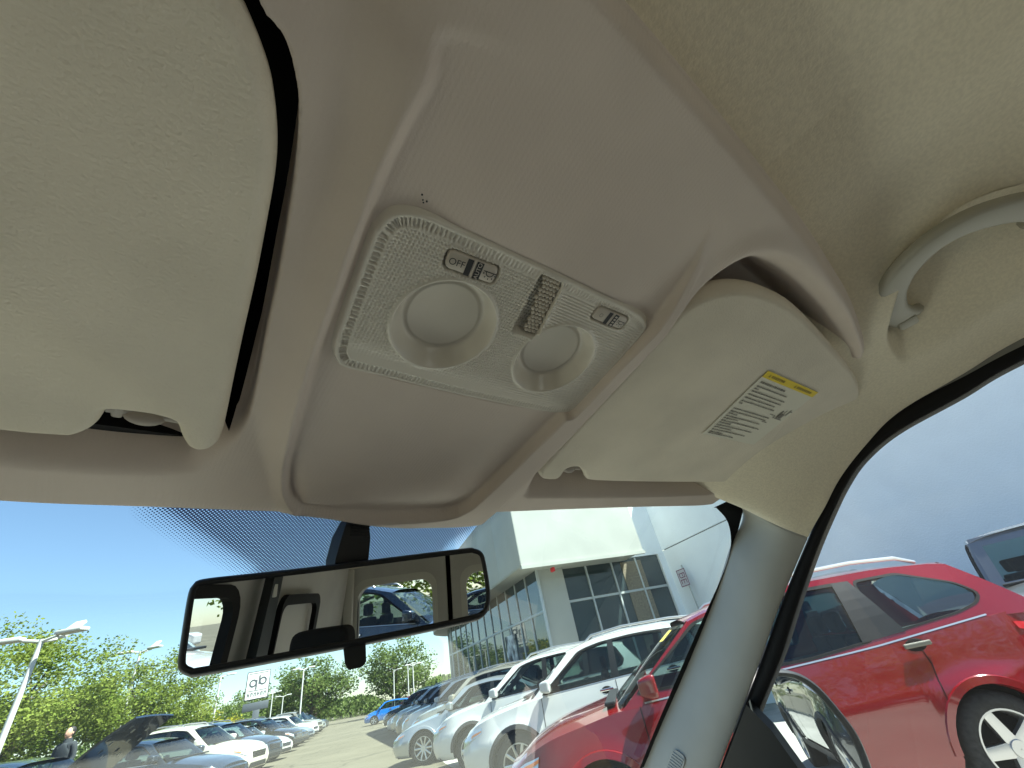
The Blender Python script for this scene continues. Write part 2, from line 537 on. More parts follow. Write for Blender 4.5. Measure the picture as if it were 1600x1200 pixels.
def hb(x, y):
    return CZ + 0.2 - 0.18 * (y - 0.1)


van = thing('van_cabin', 'beige van cabin roof and windscreen surround seen from the driver seat', 'vehicle interior', (XM, 0, 0))


def vpart(o):
    """parent to the van without moving"""
    o.parent = van
    o.matrix_parent_inverse = Matrix.Translation((-XM, 0, 0))
    return o


hdr = np.array([(-0.8, 0.30), (-0.5, 0.335), (-0.25, 0.376)] + D['header'][:8] + [(0.78, 0.282), (0.86, 0.22), (0.95, 0.12), (1.1, -0.1)])


def yh(x): return np.interp(x, hdr[:, 0], hdr[:, 1])


rear = np.array([(-0.8, -0.012), (-0.2, -0.024)] + D['shelf_rear'] + [(0.60, -0.002), (0.64, 0.012), (0.7, 0.02)])


def yr(x): return np.interp(x, rear[:, 0], rear[:, 1])


# outlines of recesses and visors (plan view, metres)
pv = D['pass_visor']
mir = lambda P: [(2 * XM - x, y) for x, y in P]
rec_p = spline(D['recess_pass'] + [(0.60, -0.004), (0.72, 0.01), (0.76, 0.10), (0.74, 0.24), (0.69, 0.272), (0.62, 0.288), (0.5, 0.310), (0.36, 0.330)], 5)
rec_d = spline(D['recess_driver'] + [(-0.2, 0.342), (-0.35, 0.31), (-0.44, 0.25), (-0.46, 0.10), (-0.42, 0.01), (-0.29, -0.004), (-0.15, -0.004), (-0.05, 0.012), (-0.028, 0.035)], 5)
panel_o = spline(D['panel'], 5)
rib_o = spline(D['rib_outer'] + [(0.12, -0.02), (0.05, -0.005)], 5)


def build_shelf():
    nx, ny = 960, 330
    xs = np.linspace(-0.42, 0.765, nx)
    v = np.linspace(0, 1, ny)
    y0, y1 = yr(xs), yh(xs)
    # smooth both edges a little
    k = np.ones(61) / 61
    y0 = np.convolve(np.pad(y0, 30, mode='edge'), k, 'valid')
    y1 = np.convolve(np.pad(y1, 30, mode='edge'), k, 'valid')
    X = np.repeat(xs[:, None], ny, 1)
    Y = y0[:, None] + (y1 - y0)[:, None] * v[None]
    h = hb(X, Y)
    d = np.zeros_like(X)                    # positive = towards the cabin (down)
    so = sdf(rib_o, X, Y)
    si = sdf(panel_o, X, Y)
    fr = sstep(0.010, 0.095, Y)
    left = sstep(0.20, 0.08, X)
    wid = 0.010 + 0.022 * left
    d += 0.0165 * fr * sstep(0, 1, so / wid)
    d -= 0.0125 * fr * sstep(0, 1, (si + 0.001) / (0.0035 + 0.0035 * left))
    d += 0.0035 * sstep(0.0, 0.06, si) * fr                        # panel swells a touch
    # recesses
    sd = sdf(rec_d, X, Y)
    wd = 0.006 + 0.055 * sstep(0.27, 0.33, Y)
    d += 0.004 * np.exp(-(sd / 0.012) ** 2) * sstep(0.3, 0.2, Y)
    d -= (0.085 - 0.035 * sstep(0.27, 0.33, Y)) * sstep(-0.004, 1, sd / wd)
    sp = sdf(rec_p, X, Y)
    wp = 0.020 + 0.028 * sstep(0.06, 0.0, Y) + 0.015 * sstep(0.27, 0.32, Y)
    d += 0.003 * np.exp(-(sp / 0.010) ** 2) * sstep(0.05, 0.0, Y)
    d -= 0.050 * sstep(-0.004, 1, sp / wp)
    # soft saddle between the console rib and the recess, behind the lamp
    d -= 0.010 * np.exp(-((X - 0.006) / 0.016) ** 2) * sstep(0.075, 0.0, Y)
    d -= 0.016 * sstep(0.002, 0.005, sdf(spline(D['light'], 5), X, Y))     # well that takes the lamp
    # right end rolls up into the roof side
    xe = 0.615 + 0.125 * sstep(0.08, 0.26, Y)
    d -= 0.060 * sstep(xe - 0.02, xe + 0.025, X) ** 1.5
    # header roll
    d -= 0.012 * sstep(0.975, 1.0, v)[None] ** 1.5
    d -= 0.010 * sstep(0.03, 0.0, v)[None] ** 2
    Z = h - d
    P = np.stack([X, Y, Z], -1)
    # clean rim for the opening cut beside the driver's visor to blacken its gap
    band = (np.abs(sd - 0.0065) < 0.0013) & (Y < 0.29)
    e = 2e-4
    xb_, yb_ = X[band], Y[band]
    gx_ = (sdf(rec_d, xb_ + e, yb_) - sdf(rec_d, xb_ - e, yb_)) / (2 * e)
    gy_ = (sdf(rec_d, xb_, yb_ + e) - sdf(rec_d, xb_, yb_ - e)) / (2 * e)
    P[band, 0] += gx_ * (0.0065 - sd[band]); P[band, 1] += gy_ * (0.0065 - sd[band])
    # edge walls behind (up)
    a = P[:, :1].copy(); a[..., 2] += 0.05; a[..., 1] -= 0.002
    b = P[:, -1:].copy(); b[..., 2] += 0.012; b[..., 1] -= 0.012
    P = np.concatenate([a, P, b], 1)
    hole = (sd > 0.0078) & (Y < 0.300) & (X > -0.028)  # opening onto black backing, standing in for shade in the visor gap
    hole = np.concatenate([np.zeros((nx, 1), bool), hole, np.zeros((nx, 1), bool)], 1)
    o = fast_grid('overhead_shelf', P, M['trim'], mask=~hole)
    o['label'] = 'moulded beige plastic overhead shelf along the top of the windscreen'
    return vpart(o)


build_shelf()

# ---- sun visors
def visor_pad(name, outline, drop, thick, r):
    P = resample(spline(outline, 4), 0.0028)
    return slab(name, P, lambda x, y: hb(x, y) - drop, lambda x, y: hb(x, y) - drop + thick, r, M['visor'])


def visor(label, outline, drop, clip, pivot, mirror_x):
    root = thing('sun_visor', label, 'sun visor', (float(np.mean([p[0] for p in outline])), float(np.mean([p[1] for p in outline])), hb(0, 0.15)), group='sun visors')
    inv = Matrix.Translation(-root.location)

    def add(o):
        o.parent = root
        o.matrix_parent_inverse = inv
        return o
    add(visor_pad('pad', outline, drop, 0.020, 0.0065))
    # clip rod across the notch, with its bulge
    (x0, y0), (x1, y1) = clip
    z0 = hb(x0, y0) - drop + 0.013
    rod = add(tube('clip_rod', [(x0, y0, z0), ((x0 + x1) / 2, (y0 + y1) / 2, z0), (x1, y1, z0)], [0.0052, 0.0052, 0.0052], M['visorclip'], seg=12))
    xm, ym = (x0 + x1) / 2, (y0 + y1) / 2
    bm = bmesh.new()
    bmesh.ops.create_uvsphere(bm, u_segments=20, v_segments=12, radius=1.0)
    bmesh.ops.scale(bm, vec=(0.0105, 0.0062, 0.0062), verts=bm.verts)
    bmesh.ops.translate(bm, vec=(xm, ym + 0.002, z0 - 0.003), verts=bm.verts)
    add(bm_obj('clip_button', bm, M['visorclip']))
    add(box('clip_bracket', (x0 + (x1 - x0) * 0.14, (y0 + y1) / 2, z0), (0.006, 0.013, 0.011), M['visorclip'], bevel=0.002))
    # pivot arm
    px, py = pivot
    zz = hb(px, py)
    add(tube('pivot_arm', [(px - mirror_x * 0.035, py - 0.012, zz - drop + 0.012), (px, py, zz - drop + 0.012), (px + mirror_x * 0.012, py + 0.012, zz + 0.004), (px + mirror_x * 0.015, py + 0.016, zz + 0.035)], 0.0065, M['visorclip'], seg=12))
    return root, add


M['visorclip'] = pbr('visor_clip_plastic', (0.36, 0.32, 0.285), 0.5, spec=0.4)
drv = D['driver_visor'][1:-1] + [(-0.09, 0.309), (-0.23, 0.300), (-0.385, 0.2384), (-0.397, 0.2245), (-0.381, 0.2016), (-0.424, 0.1897), (-0.448, 0.169), (-0.452, 0.123), (-0.447, 0.07), (-0.40, 0.041), (-0.353, 0.026), (-0.297, 0.019), (-0.195, 0.016), (-0.095, 0.0165), (-0.060, 0.030), (-0.038, 0.046)]
visor('large beige sun visor folded up above the driver, at the picture edge', drv, 0.010, ((-0.036, 0.2875), (-0.001, 0.2885)), (-0.40, 0.235), -1)
vp_root, vp_add = visor('beige sun visor with white and yellow warning label, passenger side', pv, 0.0, ((0.338, 0.2815), (0.372, 0.2795)), (0.706, 0.232), 1)

# warning label on the passenger visor
lab = [Vector((x, y, 0)) for x, y in D['label']]


def lab_pt(u, v, lift=0.0012):
    # u along yellow edge (0..1), v away from it
    a = lab[0].lerp(lab[1], u)
    b = lab[3].lerp(lab[2], u)
    p = a.lerp(b, v)
    return (p.x, p.y, hb(p.x, p.y) - 0.0 - lift)


def lab_quad(u0, u1, v0, v1, lift):
    return [lab_pt(u0, v0, lift), lab_pt(u1, v0, lift), lab_pt(u1, v1, lift), lab_pt(u0, v1, lift)]


wl_ = mesh_obj('warning_label', lab_quad(0, 1, 0, 1, 0.0010), [(0, 1, 2, 3)], M['label_paper'], None, False)
vp_add(wl_)
wl_['label'] = 'white warning label with yellow header strip'


def lab_sub(name, quads, mat):
    V, F = [], []
    for q in quads:
        F.append(tuple(range(len(V), len(V) + len(q))))
        V += q
    o = mesh_obj(name, V, F, mat, None, False)
    o.parent = wl_
    return o


lab_sub('yellow_strip', [lab_quad(0, 1, 0, 0.085, 0.0014)], M['label_yellow'])
_q = []
rr = random.Random(3)


def words(u0, u1, v, hgt):
    u = u0
    while u < u1:
        w = rr.uniform(0.012, 0.05)
        _q.append(lab_quad(u, min(u + w, u1), v, v + hgt, 0.0016))
        u += w + 0.009


for v, u1 in ((0.13, 0.50), (0.19, 0.62), (0.225, 0.12), (0.26, 0.66), (0.31, 0.67), (0.36, 0.60), (0.41, 0.66), (0.445, 0.10), (0.53, 0.72), (0.575, 0.70), (0.61, 0.2), (0.65, 0.68), (0.685, 0.3),
              (0.725, 0.67), (0.76, 0.25), (0.80, 0.70), (0.84, 0.35), (0.88, 0.66), (0.92, 0.28), (0.945, 0.5)):
    words(0.05, u1, v, 0.016 if v > 0.15 else 0.024)
for k in range(3): words(0.66, 0.76, 0.47 + 0.13 * k, 0.012)
# seated figure pictogram strokes
for (u0, u1, v0, v1) in ((0.80, 0.83, 0.38, 0.50), (0.84, 0.90, 0.42, 0.50), (0.80, 0.94, 0.505, 0.52), (0.86, 0.87, 0.36, 0.41), (0.92, 0.935, 0.34, 0.44), (0.945, 0.975, 0.36, 0.372), (0.76, 0.78, 0.49, 0.52)):
    _q.append(lab_quad(u0, u1, v0, v1, 0.0016))
lab_sub('label_text', _q, M['label_print'])
_q = []
for u0 in (0.12, 0.60):
    _q.append([lab_pt(u0 - 0.05, 0.06, 0.0017), lab_pt(u0 - 0.02, 0.06, 0.0017), lab_pt(u0 - 0.035, 0.02, 0.0017)])
    u = u0
    for k in range(7 if u0 < 0.5 else 9):
        _q.append(lab_quad(u, u + 0.026, 0.028, 0.058, 0.0017))
        u += 0.034
_bp = pbr('label_brown_print', (0.30, 0.22, 0.03), 0.8)
for _g in (_q[:8], _q[8:]): lab_sub('strip_text', _g, _bp)['kind'] = 'stuff'


# ---- dome lamp
lamp = thing('dome_lamp', 'ribbed cream dome lamp panel with two round lenses and two switches', 'ceiling light', (0.157, 0.15, hb(0, 0.15)))
lamp_inv = Matrix.Translation(-lamp.location)


def ladd(o, par=None):
    if par is None:
        o.parent = lamp
        o.matrix_parent_inverse = lamp_inv
    else:
        o.parent = par
    return o


LO = spline(D['light'], 5)
DISH1, DISH2 = (0.1120, 0.1530, 0.0335), (0.2035, 0.1465, 0.0325)
SL = [(0.1545, 0.1395), (0.1452, 0.0945), (0.1655, 0.0932), (0.1765, 0.1365)]
SW1 = [(0.0858, 0.1060), (0.1215, 0.1018), (0.1240, 0.1155), (0.0885, 0.1195)]
SW2 = [(0.1995, 0.0935), (0.2345, 0.0905), (0.2360, 0.1035), (0.2010, 0.1065)]


def soft_poly(P, r):
    c = np.mean(P, 0)
    P = np.array(P)
    out = []
    n = len(P)
    for i in range(n):
        a, b, d = P[i - 1], P[i], P[(i + 1) % n]
        ua = (a - b) / np.linalg.norm(a - b)
        ud = (d - b) / np.linalg.norm(d - b)
        p0, p2 = b + ua * r, b + ud * r
        for k in range(6):
            t = k / 5
            out.append((1 - t) ** 2 * p0 + 2 * t * (1 - t) * b + t * t * p2)
    return np.array(out)


def lamp_surface(X, Y):
    """depth below the console surface of the lamp plate"""
    s = sdf(LO, X, Y)
    d = 0.0052 * sstep(-0.0005, 0.0035, s) - 0.006 * sstep(0.0, -0.003, s) - 0.002
    # perimeter prisms
    P = resample(LO, 0.0008)
    ph = np.zeros_like(X)
    best = np.full(X.shape, 1e9)
    m = (s > 0.002) & (s < 0.011)
    xm, ym = X[m], Y[m]
    bi = np.zeros(xm.shape, int); bd = np.full(xm.shape, 1e9)
    for i in range(0, len(P)):
        dd = (xm - P[i, 0]) ** 2 + (ym - P[i, 1]) ** 2
        w = dd < bd
        bd[w] = dd[w]; bi[w] = i
    ph[m] = bi
    band = sstep(0.0045, 0.0055, s) * sstep(0.0100, 0.0085, s)
    side = 0.35 + 0.65 * sstep(0.14, 0.06, X)
    d += band * (0.0008 * np.cos(2 * math.pi * ph * 0.0008 / 0.0027) - 0.0007) * side
    # fine grid prisms on the field
    field = sstep(0.0105, 0.0115, s)
    r1 = np.hypot(X - DISH1[0], Y - DISH1[1]); r2 = np.hypot(X - DISH2[0], Y - DISH2[1])
    field = field * sstep(DISH1[2] + 0.001, DISH1[2] + 0.002, r1) * sstep(DISH2[2] + 0.001, DISH2[2] + 0.002, r2)
    front = sstep(0.195, 0.175, Y)
    gx = np.cos(2 * math.pi * X / 0.0022)
    gy = np.cos(2 * math.pi * (Y + 0.06 * X) / 0.0022)
    mixx = sstep(0.185, 0.15, X)
    d += field * front * 0.00034 * (gy + gx * mixx)
    # dishes
    for cx, cy, rad in (DISH1, DISH2):
        r = np.hypot(X - cx, Y - cy)
        d += 0.0012 * np.exp(-((r - rad) / 0.0016) ** 2)
        d -= 0.0110 * sstep(rad, rad - 0.0080, r)
        d += 0.0009 * sstep(rad - 0.0085, rad - 0.0110, r) - 0.0018 * (np.clip(1 - (r / (rad - 0.010)) ** 2, 0, 1))
    # slot
    ss = sdf(soft_poly(SL, 0.003), X, Y)
    d += 0.0008 * np.exp(-((ss) / 0.0014) ** 2)
    d -= 0.007 * sstep(0.0, 0.0022, ss)
    # switch wells
    for sw in (SW1, SW2):
        sq = sdf(soft_poly(sw, 0.005), X, Y)
        d += 0.0007 * np.exp(-((sq) / 0.0011) ** 2)
        d -= 0.004 * sstep(0.0, 0.0012, sq)
    return d, s


nx, ny = 560, 320
xs = np.linspace(0.043, 0.271, nx); ys = np.linspace(0.079, 0.2125, ny)
X, Y = np.meshgrid(xs, ys, indexing='ij')
dd, ss_ = lamp_surface(X, Y)


def console_off(x, y):
    """how far the console panel stands below the base surface under the lamp"""
    return 0.0055


Z = hb(X, Y) - console_off(X, Y) - dd
ladd(fast_grid('lens_plate', np.stack([X, Y, Z], -1), M['lens'], mask=ss_ > -0.003))


def lamp_z(x, y, d):
    return hb(x, y) - console_off(x, y) - d


# bead reflector in the slot
V, F = [], []
sl = np.array(SL)
rows, cols = 15, 6
bmx = bmesh.new()
for i in range(rows):
    for j in range(cols):
        u = (j + 0.9 + (0.5 if i % 2 else 0)) / (cols + 1.2)
        v = 1 - (i + 1.0) / (rows + 1.6)
        # the bead field is cut off on a slant at the dark side
        if u < 0.22 + 0.28 * (1 - v): continue
        a = sl[0] * (1 - u) + sl[3] * u
        b = sl[1] * (1 - u) + sl[2] * u
        p = a * (1 - v) + b * v
        r_ = bmesh.ops.create_uvsphere(bmx, u_segments=10, v_segments=6, radius=0.00155)
        bmesh.ops.translate(bmx, vec=(p[0], p[1], lamp_z(p[0], p[1], 0.0010)), verts=r_['verts'])
beads = ladd(bm_obj('bead_reflector', bmx, pbr('bead_plastic', (0.5, 0.45, 0.38), 0.18, spec=0.8)))
beads['kind'] = 'stuff'


def switch(sw, kind):
    c = np.mean(sw, 0)
    P = soft_poly(np.array(c) + (np.array(sw) - c) * np.array([0.90, 0.80]), 0.0038)
    P = resample(P, 0.0008)
    o = slab('slide_switch', P, lambda x, y: lamp_z(x, y, 0.0040), lambda x, y: lamp_z(x, y, -0.0006), 0.0010, M['switch'], None, 3)
    ladd(o)
    ex = np.array(sw[1]) - np.array(sw[0]); L = np.linalg.norm(ex); ex /= L
    ey = np.array(sw[3]) - np.array(sw[0]); W = np.linalg.norm(ey); ey /= W
    org = np.array(sw[0])

    def pt(u, v, lift=0.0044):
        p = org + ex * u * L + ey * v * W
        return (p[0], p[1], lamp_z(p[0], p[1], lift))

    def sub(name, quads, mat):
        V, F = [], []
        for q in quads:
            F.append(tuple(range(len(V), len(V) + len(q)))); V += q
        s_ = mesh_obj(name, V, F, mat, None, False)
        s_.parent = o
        return s_

    def q4(u0, u1, v0, v1, lift=0.0044): return [pt(u0, v0, lift), pt(u1, v0, lift), pt(u1, v1, lift), pt(u0, v1, lift)]
    # finger slot (dark)
    sub('finger_slot', [q4(0.385, 0.485, 0.16, 0.90, 0.0043)], M['darkprint'])
    sub('ridge', [q4(0.50, 0.525, 0.08, 0.94, 0.0048)], M['switch'])
    # lettering as font meshes laid into the plane
    def text(body, u, v, size, ang, mat):
        cu = bpy.data.curves.new('print', 'FONT')
        cu.body = body; cu.size = size; cu.align_x = 'CENTER'; cu.align_y = 'CENTER'
        t = bpy.data.objects.new('tmp_text', cu)
        COL.objects.link(t)
        bpy.context.view_layer.update()
        me = bpy.data.meshes.new_from_object(t.evaluated_get(bpy.context.evaluated_depsgraph_get()))
        COL.objects.unlink(t)
        bpy.data.objects.remove(t)
        ca, sa = math.cos(ang), math.sin(ang)
        for vv in me.vertices:
            a, b = vv.co.x * ca - vv.co.y * sa, vv.co.x * sa + vv.co.y * ca
            vv.co = pt(u + a / L, v - b / W, 0.0047)
        me.materials.append(mat)
        s_ = bpy.data.objects.new('print', me)
        link(s_)
        s_.parent = o
    if kind == 1:
        text('OFF', 0.225, 0.50, 0.0056, 0.0, M['darkprint'])
    else:
        text('O', 0.22, 0.50, 0.0042, 0.0, M['label_print'])
    sub('auto_badge', [q4(0.545, 0.665, 0.14, 0.90, 0.0045)], M['darkprint'])
    if kind == 1: text('AUTO', 0.605, 0.52, 0.0036, R(90), M['switch'])
    else: sub('badge_mark', [q4(0.575, 0.635, 0.24 + 0.17 * k, 0.34 + 0.17 * k, 0.0046) for k in range(4)], M['switch'])
    # lamp pictogram: line, half round, rays
    qs = [q4(0.70, 0.93, 0.40, 0.44)]
    for k in range(10):
        a0, a1 = math.pi * k / 10, math.pi * (k + 1) / 10
        ru, rv = 0.075, 0.20
        f = lambda a, m_: pt(0.815 + math.cos(a) * ru * m_, 0.43 + math.sin(a) * rv * m_)
        qs.append([f(a0, 0.80), f(a1, 0.80), f(a1, 1.0), f(a0, 1.0)])
    for k in range(5):
        a = math.pi * (0.1 + 0.2 * k)
        cu, sv = math.cos(a), math.sin(a)
        p = lambda m_, w: pt(0.815 + cu * 0.075 * m_ - sv * w * 0.008, 0.43 + sv * 0.20 * m_ + cu * w * 0.03)
        qs.append([p(1.3, -1), p(1.65, -1), p(1.65, 1), p(1.3, 1)])
    sub('lamp_symbol', qs, M['darkprint'])
    return o


switch(SW1, 1)
switch(SW2, 2)

# ---- headliner and passenger side trim
E_ = np.array([(0.785, -2.3, 1.665), (0.785, -0.9, 1.672)] + [(0.785, -0.5, 1.676), (0.785, -0.3, 1.677)] + D['E'] + [(0.889, 0.640, 1.163), (0.907, 0.74, 1.078)])
# inner partner points of each E row
L_ = np.array([(0.30, -2.3, 1.715), (0.30, -0.9, 1.725), (0.30, -0.5, 1.73), (0.30, -0.30, 1.73), (0.30, -0.139, 1.73), (0.30, -0.06, 1.73), (0.30, 0.02, 1.73), (0.34, 0.085, 1.722),
               (0.42, 0.20, 1.70), (0.62, 0.30, 1.652), D['I'][0], D['I'][1], D['I'][2], D['I'][3], D['I'][4], D['I'][5], (0.940, 0.862, 1.160)])
# match: E rows index 10 (y .226) <-> I[0]
rows_t = np.arange(len(E_))
tt = np.concatenate([np.linspace(0, 3, 20)[:-1], np.linspace(3, 16, 560)])
Es = spline(E_, 20, closed=False)
Ls = spline(L_, 20, closed=False)
ti = np.linspace(0, 16, len(Es))
E_s = np.stack([np.interp(tt, ti, Es[:, k]) for k in range(3)], 1)
L_s = np.stack([np.interp(tt, ti, Ls[:, k]) for k in range(3)], 1)
nu = 330
u = np.linspace(0, 1, nu)
P = L_s[:, None] * (1 - u)[None, :, None] + E_s[:, None] * u[None, :, None]
pil = sstep(8.5, 10.5, tt)                       # 0 roof .. 1 pillar
# bulge towards the cabin
bul = np.array([0.0, 0.0, -1.0])[None] * (1 - pil)[:, None] + np.array([-0.80, -0.35, -0.25])[None] * pil[:, None]
tc_ = np.diff(P, axis=0, prepend=P[:1])
# roof profile: x position driven bumps
xx = P[..., 0]; yy = P[..., 1]
prof = 0.014 * np.exp(-((xx - 0.545) / 0.055) ** 2) - 0.012 * np.exp(-((xx - 0.44) / 0.06) ** 2)
prof = prof * sstep(0.22, 0.02, yy)
# handle pocket
pk = spline(D2['pocket'], 5)
sp_ = sdf(pk, xx, yy)
prof -= 0.050 * sstep(0.0, 0.016, sp_) * (1 - pil)[:, None] * sstep(0.70, 0.58, xx)
round_ = np.sin(np.pi * u) ** 0.8
edge = 0.010 * np.exp(-((1 - u) / 0.03) ** 2)
disp = (prof * (1 - pil)[:, None] + (0.030 * round_[None] - 0.005) * pil[:, None])
disp = disp + 0.005 * (np.exp(-((1 - u) / 0.05) ** 2))[None] * (1 - pil)[:, None]
P = P + bul[:, None] * disp[..., None]
seam = int(np.argmin(np.abs(tt - 9.72)))
# close the right edge with a lip towards outside
lip = P[:, -1:] + np.array([0.012, 0.0, 0.012])
lipi = P[:, :1] + np.array([0.006, 0.004, 0.0]) * pil[:, None, None] + np.array([0.0, 0.0, 0.0])
P = np.concatenate([lipi, P, lip], 1)
vpart(fast_grid('headliner_side', P[:seam], M['headliner_grey'] if 'headliner_grey' in M else M['headliner'], flip=True))['label'] = 'grey-beige fabric headliner over the passenger door with grab handle pocket'
pp = P[seam - 3:].copy()
for k_, o_ in enumerate((0.006, 0.005, 0.0035, 0.0015)): pp[k_] += np.array([0.7, 0.3, 0.5]) * o_
pil_o = vpart(fast_grid('pillar_trim', pp, M['pillar'], flip=True))
pil_o['label'] = 'smooth grey plastic windscreen pillar trim'
# speaker-like oval grille low on the pillar
# main roof fabric
xs = np.linspace(-0.52, 0.62, 120); ys = np.linspace(-2.3, 0.03, 120)
X, Y = np.meshgrid(xs, ys, indexing='ij')
Zr = 1.73 + 0.016 * sstep(0.30, 0.42, X) - 0.02 * sstep(-0.25, -0.52, X) - 0.015 * sstep(-1.0, -2.3, Y)
vpart(fast_grid('headliner', np.stack([X, Y, Zr], -1), M['headliner']))
# outer roof skin
vpart(box('roof_panel', (XM, -0.98, 1.83), (1.56, 2.72, 0.02), pbr('van_paint', (0.6, 0.6, 0.6), 0.3), bevel=0.006))
vpart(box('gap_dark_sheet', (XM, 0.17, 1.775), (1.36, 0.42, 0.02), M['rubber'], bevel=0.004))  # black sheet behind the visor opening, its colour stands in for gap shade
vpart(box('gap_dark_stop', (XM - 0.2, 0.335, 1.70), (0.9, 0.02, 0.15), M['rubber']))  # black stop added to keep sky out of the visor opening

# door seal (black) round the passenger window and glass
G_ = np.array([(0.79, -0.9, 1.645), (0.79, -0.5, 1.650), (0.79, -0.3, 1.652)] + D['G'] + [(0.889, 0.625, 1.165), (0.907, 0.73, 1.078)])
Ee = E_[1:]
Es2 = spline(np.vstack([E_[1:2], E_[2:]]), 12, closed=False)
Gs2 = spline(G_, 12, closed=False)
n = min(len(Es2), len(Gs2))
A = Es2[:n] + np.array([0.006, 0.0, 0.004]); B = Gs2[:n] + np.array([0.004, 0, 0])
Pm = []
for k, (f, o_) in enumerate(((0.0, 0.02), (0.0, 0.006), (0.35, 0.0), (0.8, 0.0), (1.0, 0.006), (1.0, 0.03))):
    Pm.append(A * (1 - f) + B * f + np.array([o_, 0, 0]))
sp = np.stack(Pm, 1)
vpart(fast_grid('door_seal', sp, M['rubber'], flip=True))
# upper door frame grey strip seen above the seal
_w = (0.5 * sstep(70, 30, np.arange(10, 72)))[:, None]
St = np.stack([Es2[10:72] + np.array([0.004, 0, 0.002]), Es2[10:72] * (1 - _w) + Gs2[10:72] * _w + np.array([0.003, 0, 0.0])], 1)
vpart(fast_grid('door_frame_strip', St, pbr('door_frame_grey', (0.20, 0.20, 0.19), 0.5), flip=True))

# passenger window glass: x = .83 - .2h plane (slightly outside)
def gpt(y, z): return (0.83 - 0.2 * (z - CZ) + 0.012, y, z)


gl = [(-0.9, 0.95), (0.86, 0.95), (0.72, 1.10)] + [(p[1] + 0.01, p[2] + 0.01) for p in D['G'][::-1]] + [(-0.5, 1.66), (-0.9, 1.655)]
g_o = vpart(fill_poly([gl], gpt, 'door_window', M['sideglass']))
g_o['label'] = 'passenger door window glass with pale reflections'
# black sail panel at the foot of the pillar
vpart(fill_poly([[(0.44, 1.335), (0.545, 1.2445), (0.70, 1.10), (0.80, 0.95), (0.34, 0.95), (0.39, 1.18), (0.42, 1.30)]], lambda y, z: (0.83 - 0.2 * (z - CZ) + 0.004, y, z), 'door_sail', M['black'], solid=0.02))
vpart(tube('sail_edge', [(0.872, 0.47, 1.31), (0.885, 0.43, 1.20), (0.905, 0.40, 1.08), (0.93, 0.36, 0.96)], 0.006, M['rear_trim']))

# windscreen: curved raked sheet
def ws_pt(x, q):
    """q = distance down the rake from the header"""
    y0 = float(yh(x))
    return (x, y0 + 0.012 + q * 0.832, hb(x, y0) + 0.006 - q * 0.555)


xs = np.linspace(-0.70, 0.99, 70); qs = np.linspace(-0.03, 1.0, 30)
Pw = np.array([[ws_pt(x, q) for q in qs] for x in xs])
w_o = vpart(fast_grid('windscreen', Pw, M['windshield']))
w_o['label'] = 'raked windscreen glass with dotted blue shade band'

# black ceramic edge band along the right side of the windscreen
we = spline(D['wsedge'], 8, closed=False)
ie = spline(D['I'], 10, closed=False)
ie2 = resample(ie, 0.01, False); we2 = resample(we, 0.01, False)
k = 60
ta = np.linspace(0, 1, k)
wa = np.stack([np.interp(ta, np.linspace(0, 1, len(we2)), we2[:, c]) for c in range(3)], 1)
ia = np.stack([np.interp(ta, np.linspace(0, 1, len(ie2)), ie2[:, c]) for c in range(3)], 1)
ia2 = ia + np.array([0.012, 0.0, 0.0])
wa = wa + np.array([0, -0.004, -0.002])
first = np.array([[0.70, 0.312, 1.622]])
Pb = np.stack([np.vstack([D['wsedge'][0], wa]), np.vstack([[0.81, 0.275, 1.63], ia2])], 1)
vpart(fast_grid('glass_edge_band', Pb, M['rubber']))


# dotted shade band behind the mirror (print on the glass)
def frit_mat():
    m, nt, o = newmat('dotted_print')
    uv = nt.nodes.new('ShaderNodeUVMap')
    sep = nt.nodes.new('ShaderNodeSeparateXYZ')
    nt.links.new(uv.outputs[0], sep.inputs[0])

    def mth(op, a, b=None, c=None):
        n = nt.nodes.new('ShaderNodeMath'); n.operation = op
        for i, v in enumerate((a, b, c)):
            if v is None: continue
            if isinstance(v, (int, float)): n.inputs[i].default_value = v
            else: nt.links.new(v, n.inputs[i])
        return n.outputs[0]
    pitch = 0.0021
    px = mth('MULTIPLY', mth('ADD', sep.outputs[0], sep.outputs[1]), 2 * math.pi / pitch * 0.7071)
    py = mth('MULTIPLY', mth('SUBTRACT', sep.outputs[0], sep.outputs[1]), 2 * math.pi / pitch * 0.7071)
    v = mth('MULTIPLY_ADD', mth('ADD', mth('COSINE', px), mth('COSINE', py)), 0.25, 0.5)
    at = nt.nodes.new('ShaderNodeAttribute')
    at.attribute_name = 'cover'
    fac = mth('GREATER_THAN', mth('ADD', v, at.outputs['Fac']), 1.0)
    tr = nt.nodes.new('ShaderNodeBsdfTransparent')
    dk = nt.nodes.new('ShaderNodeBsdfPrincipled')
    dk.inputs['Base Color'].default_value = (0.05, 0.06, 0.22, 1)
    dk.inputs['Roughness'].default_value = 0.4
    mx = nt.nodes.new('ShaderNodeMixShader')
    nt.links.new(fac, mx.inputs[0]); nt.links.new(tr.outputs[0], mx.inputs[1]); nt.links.new(dk.outputs[0], mx.inputs[2])
    nt.links.new(mx.outputs[0], o.inputs['Surface'])
    return m


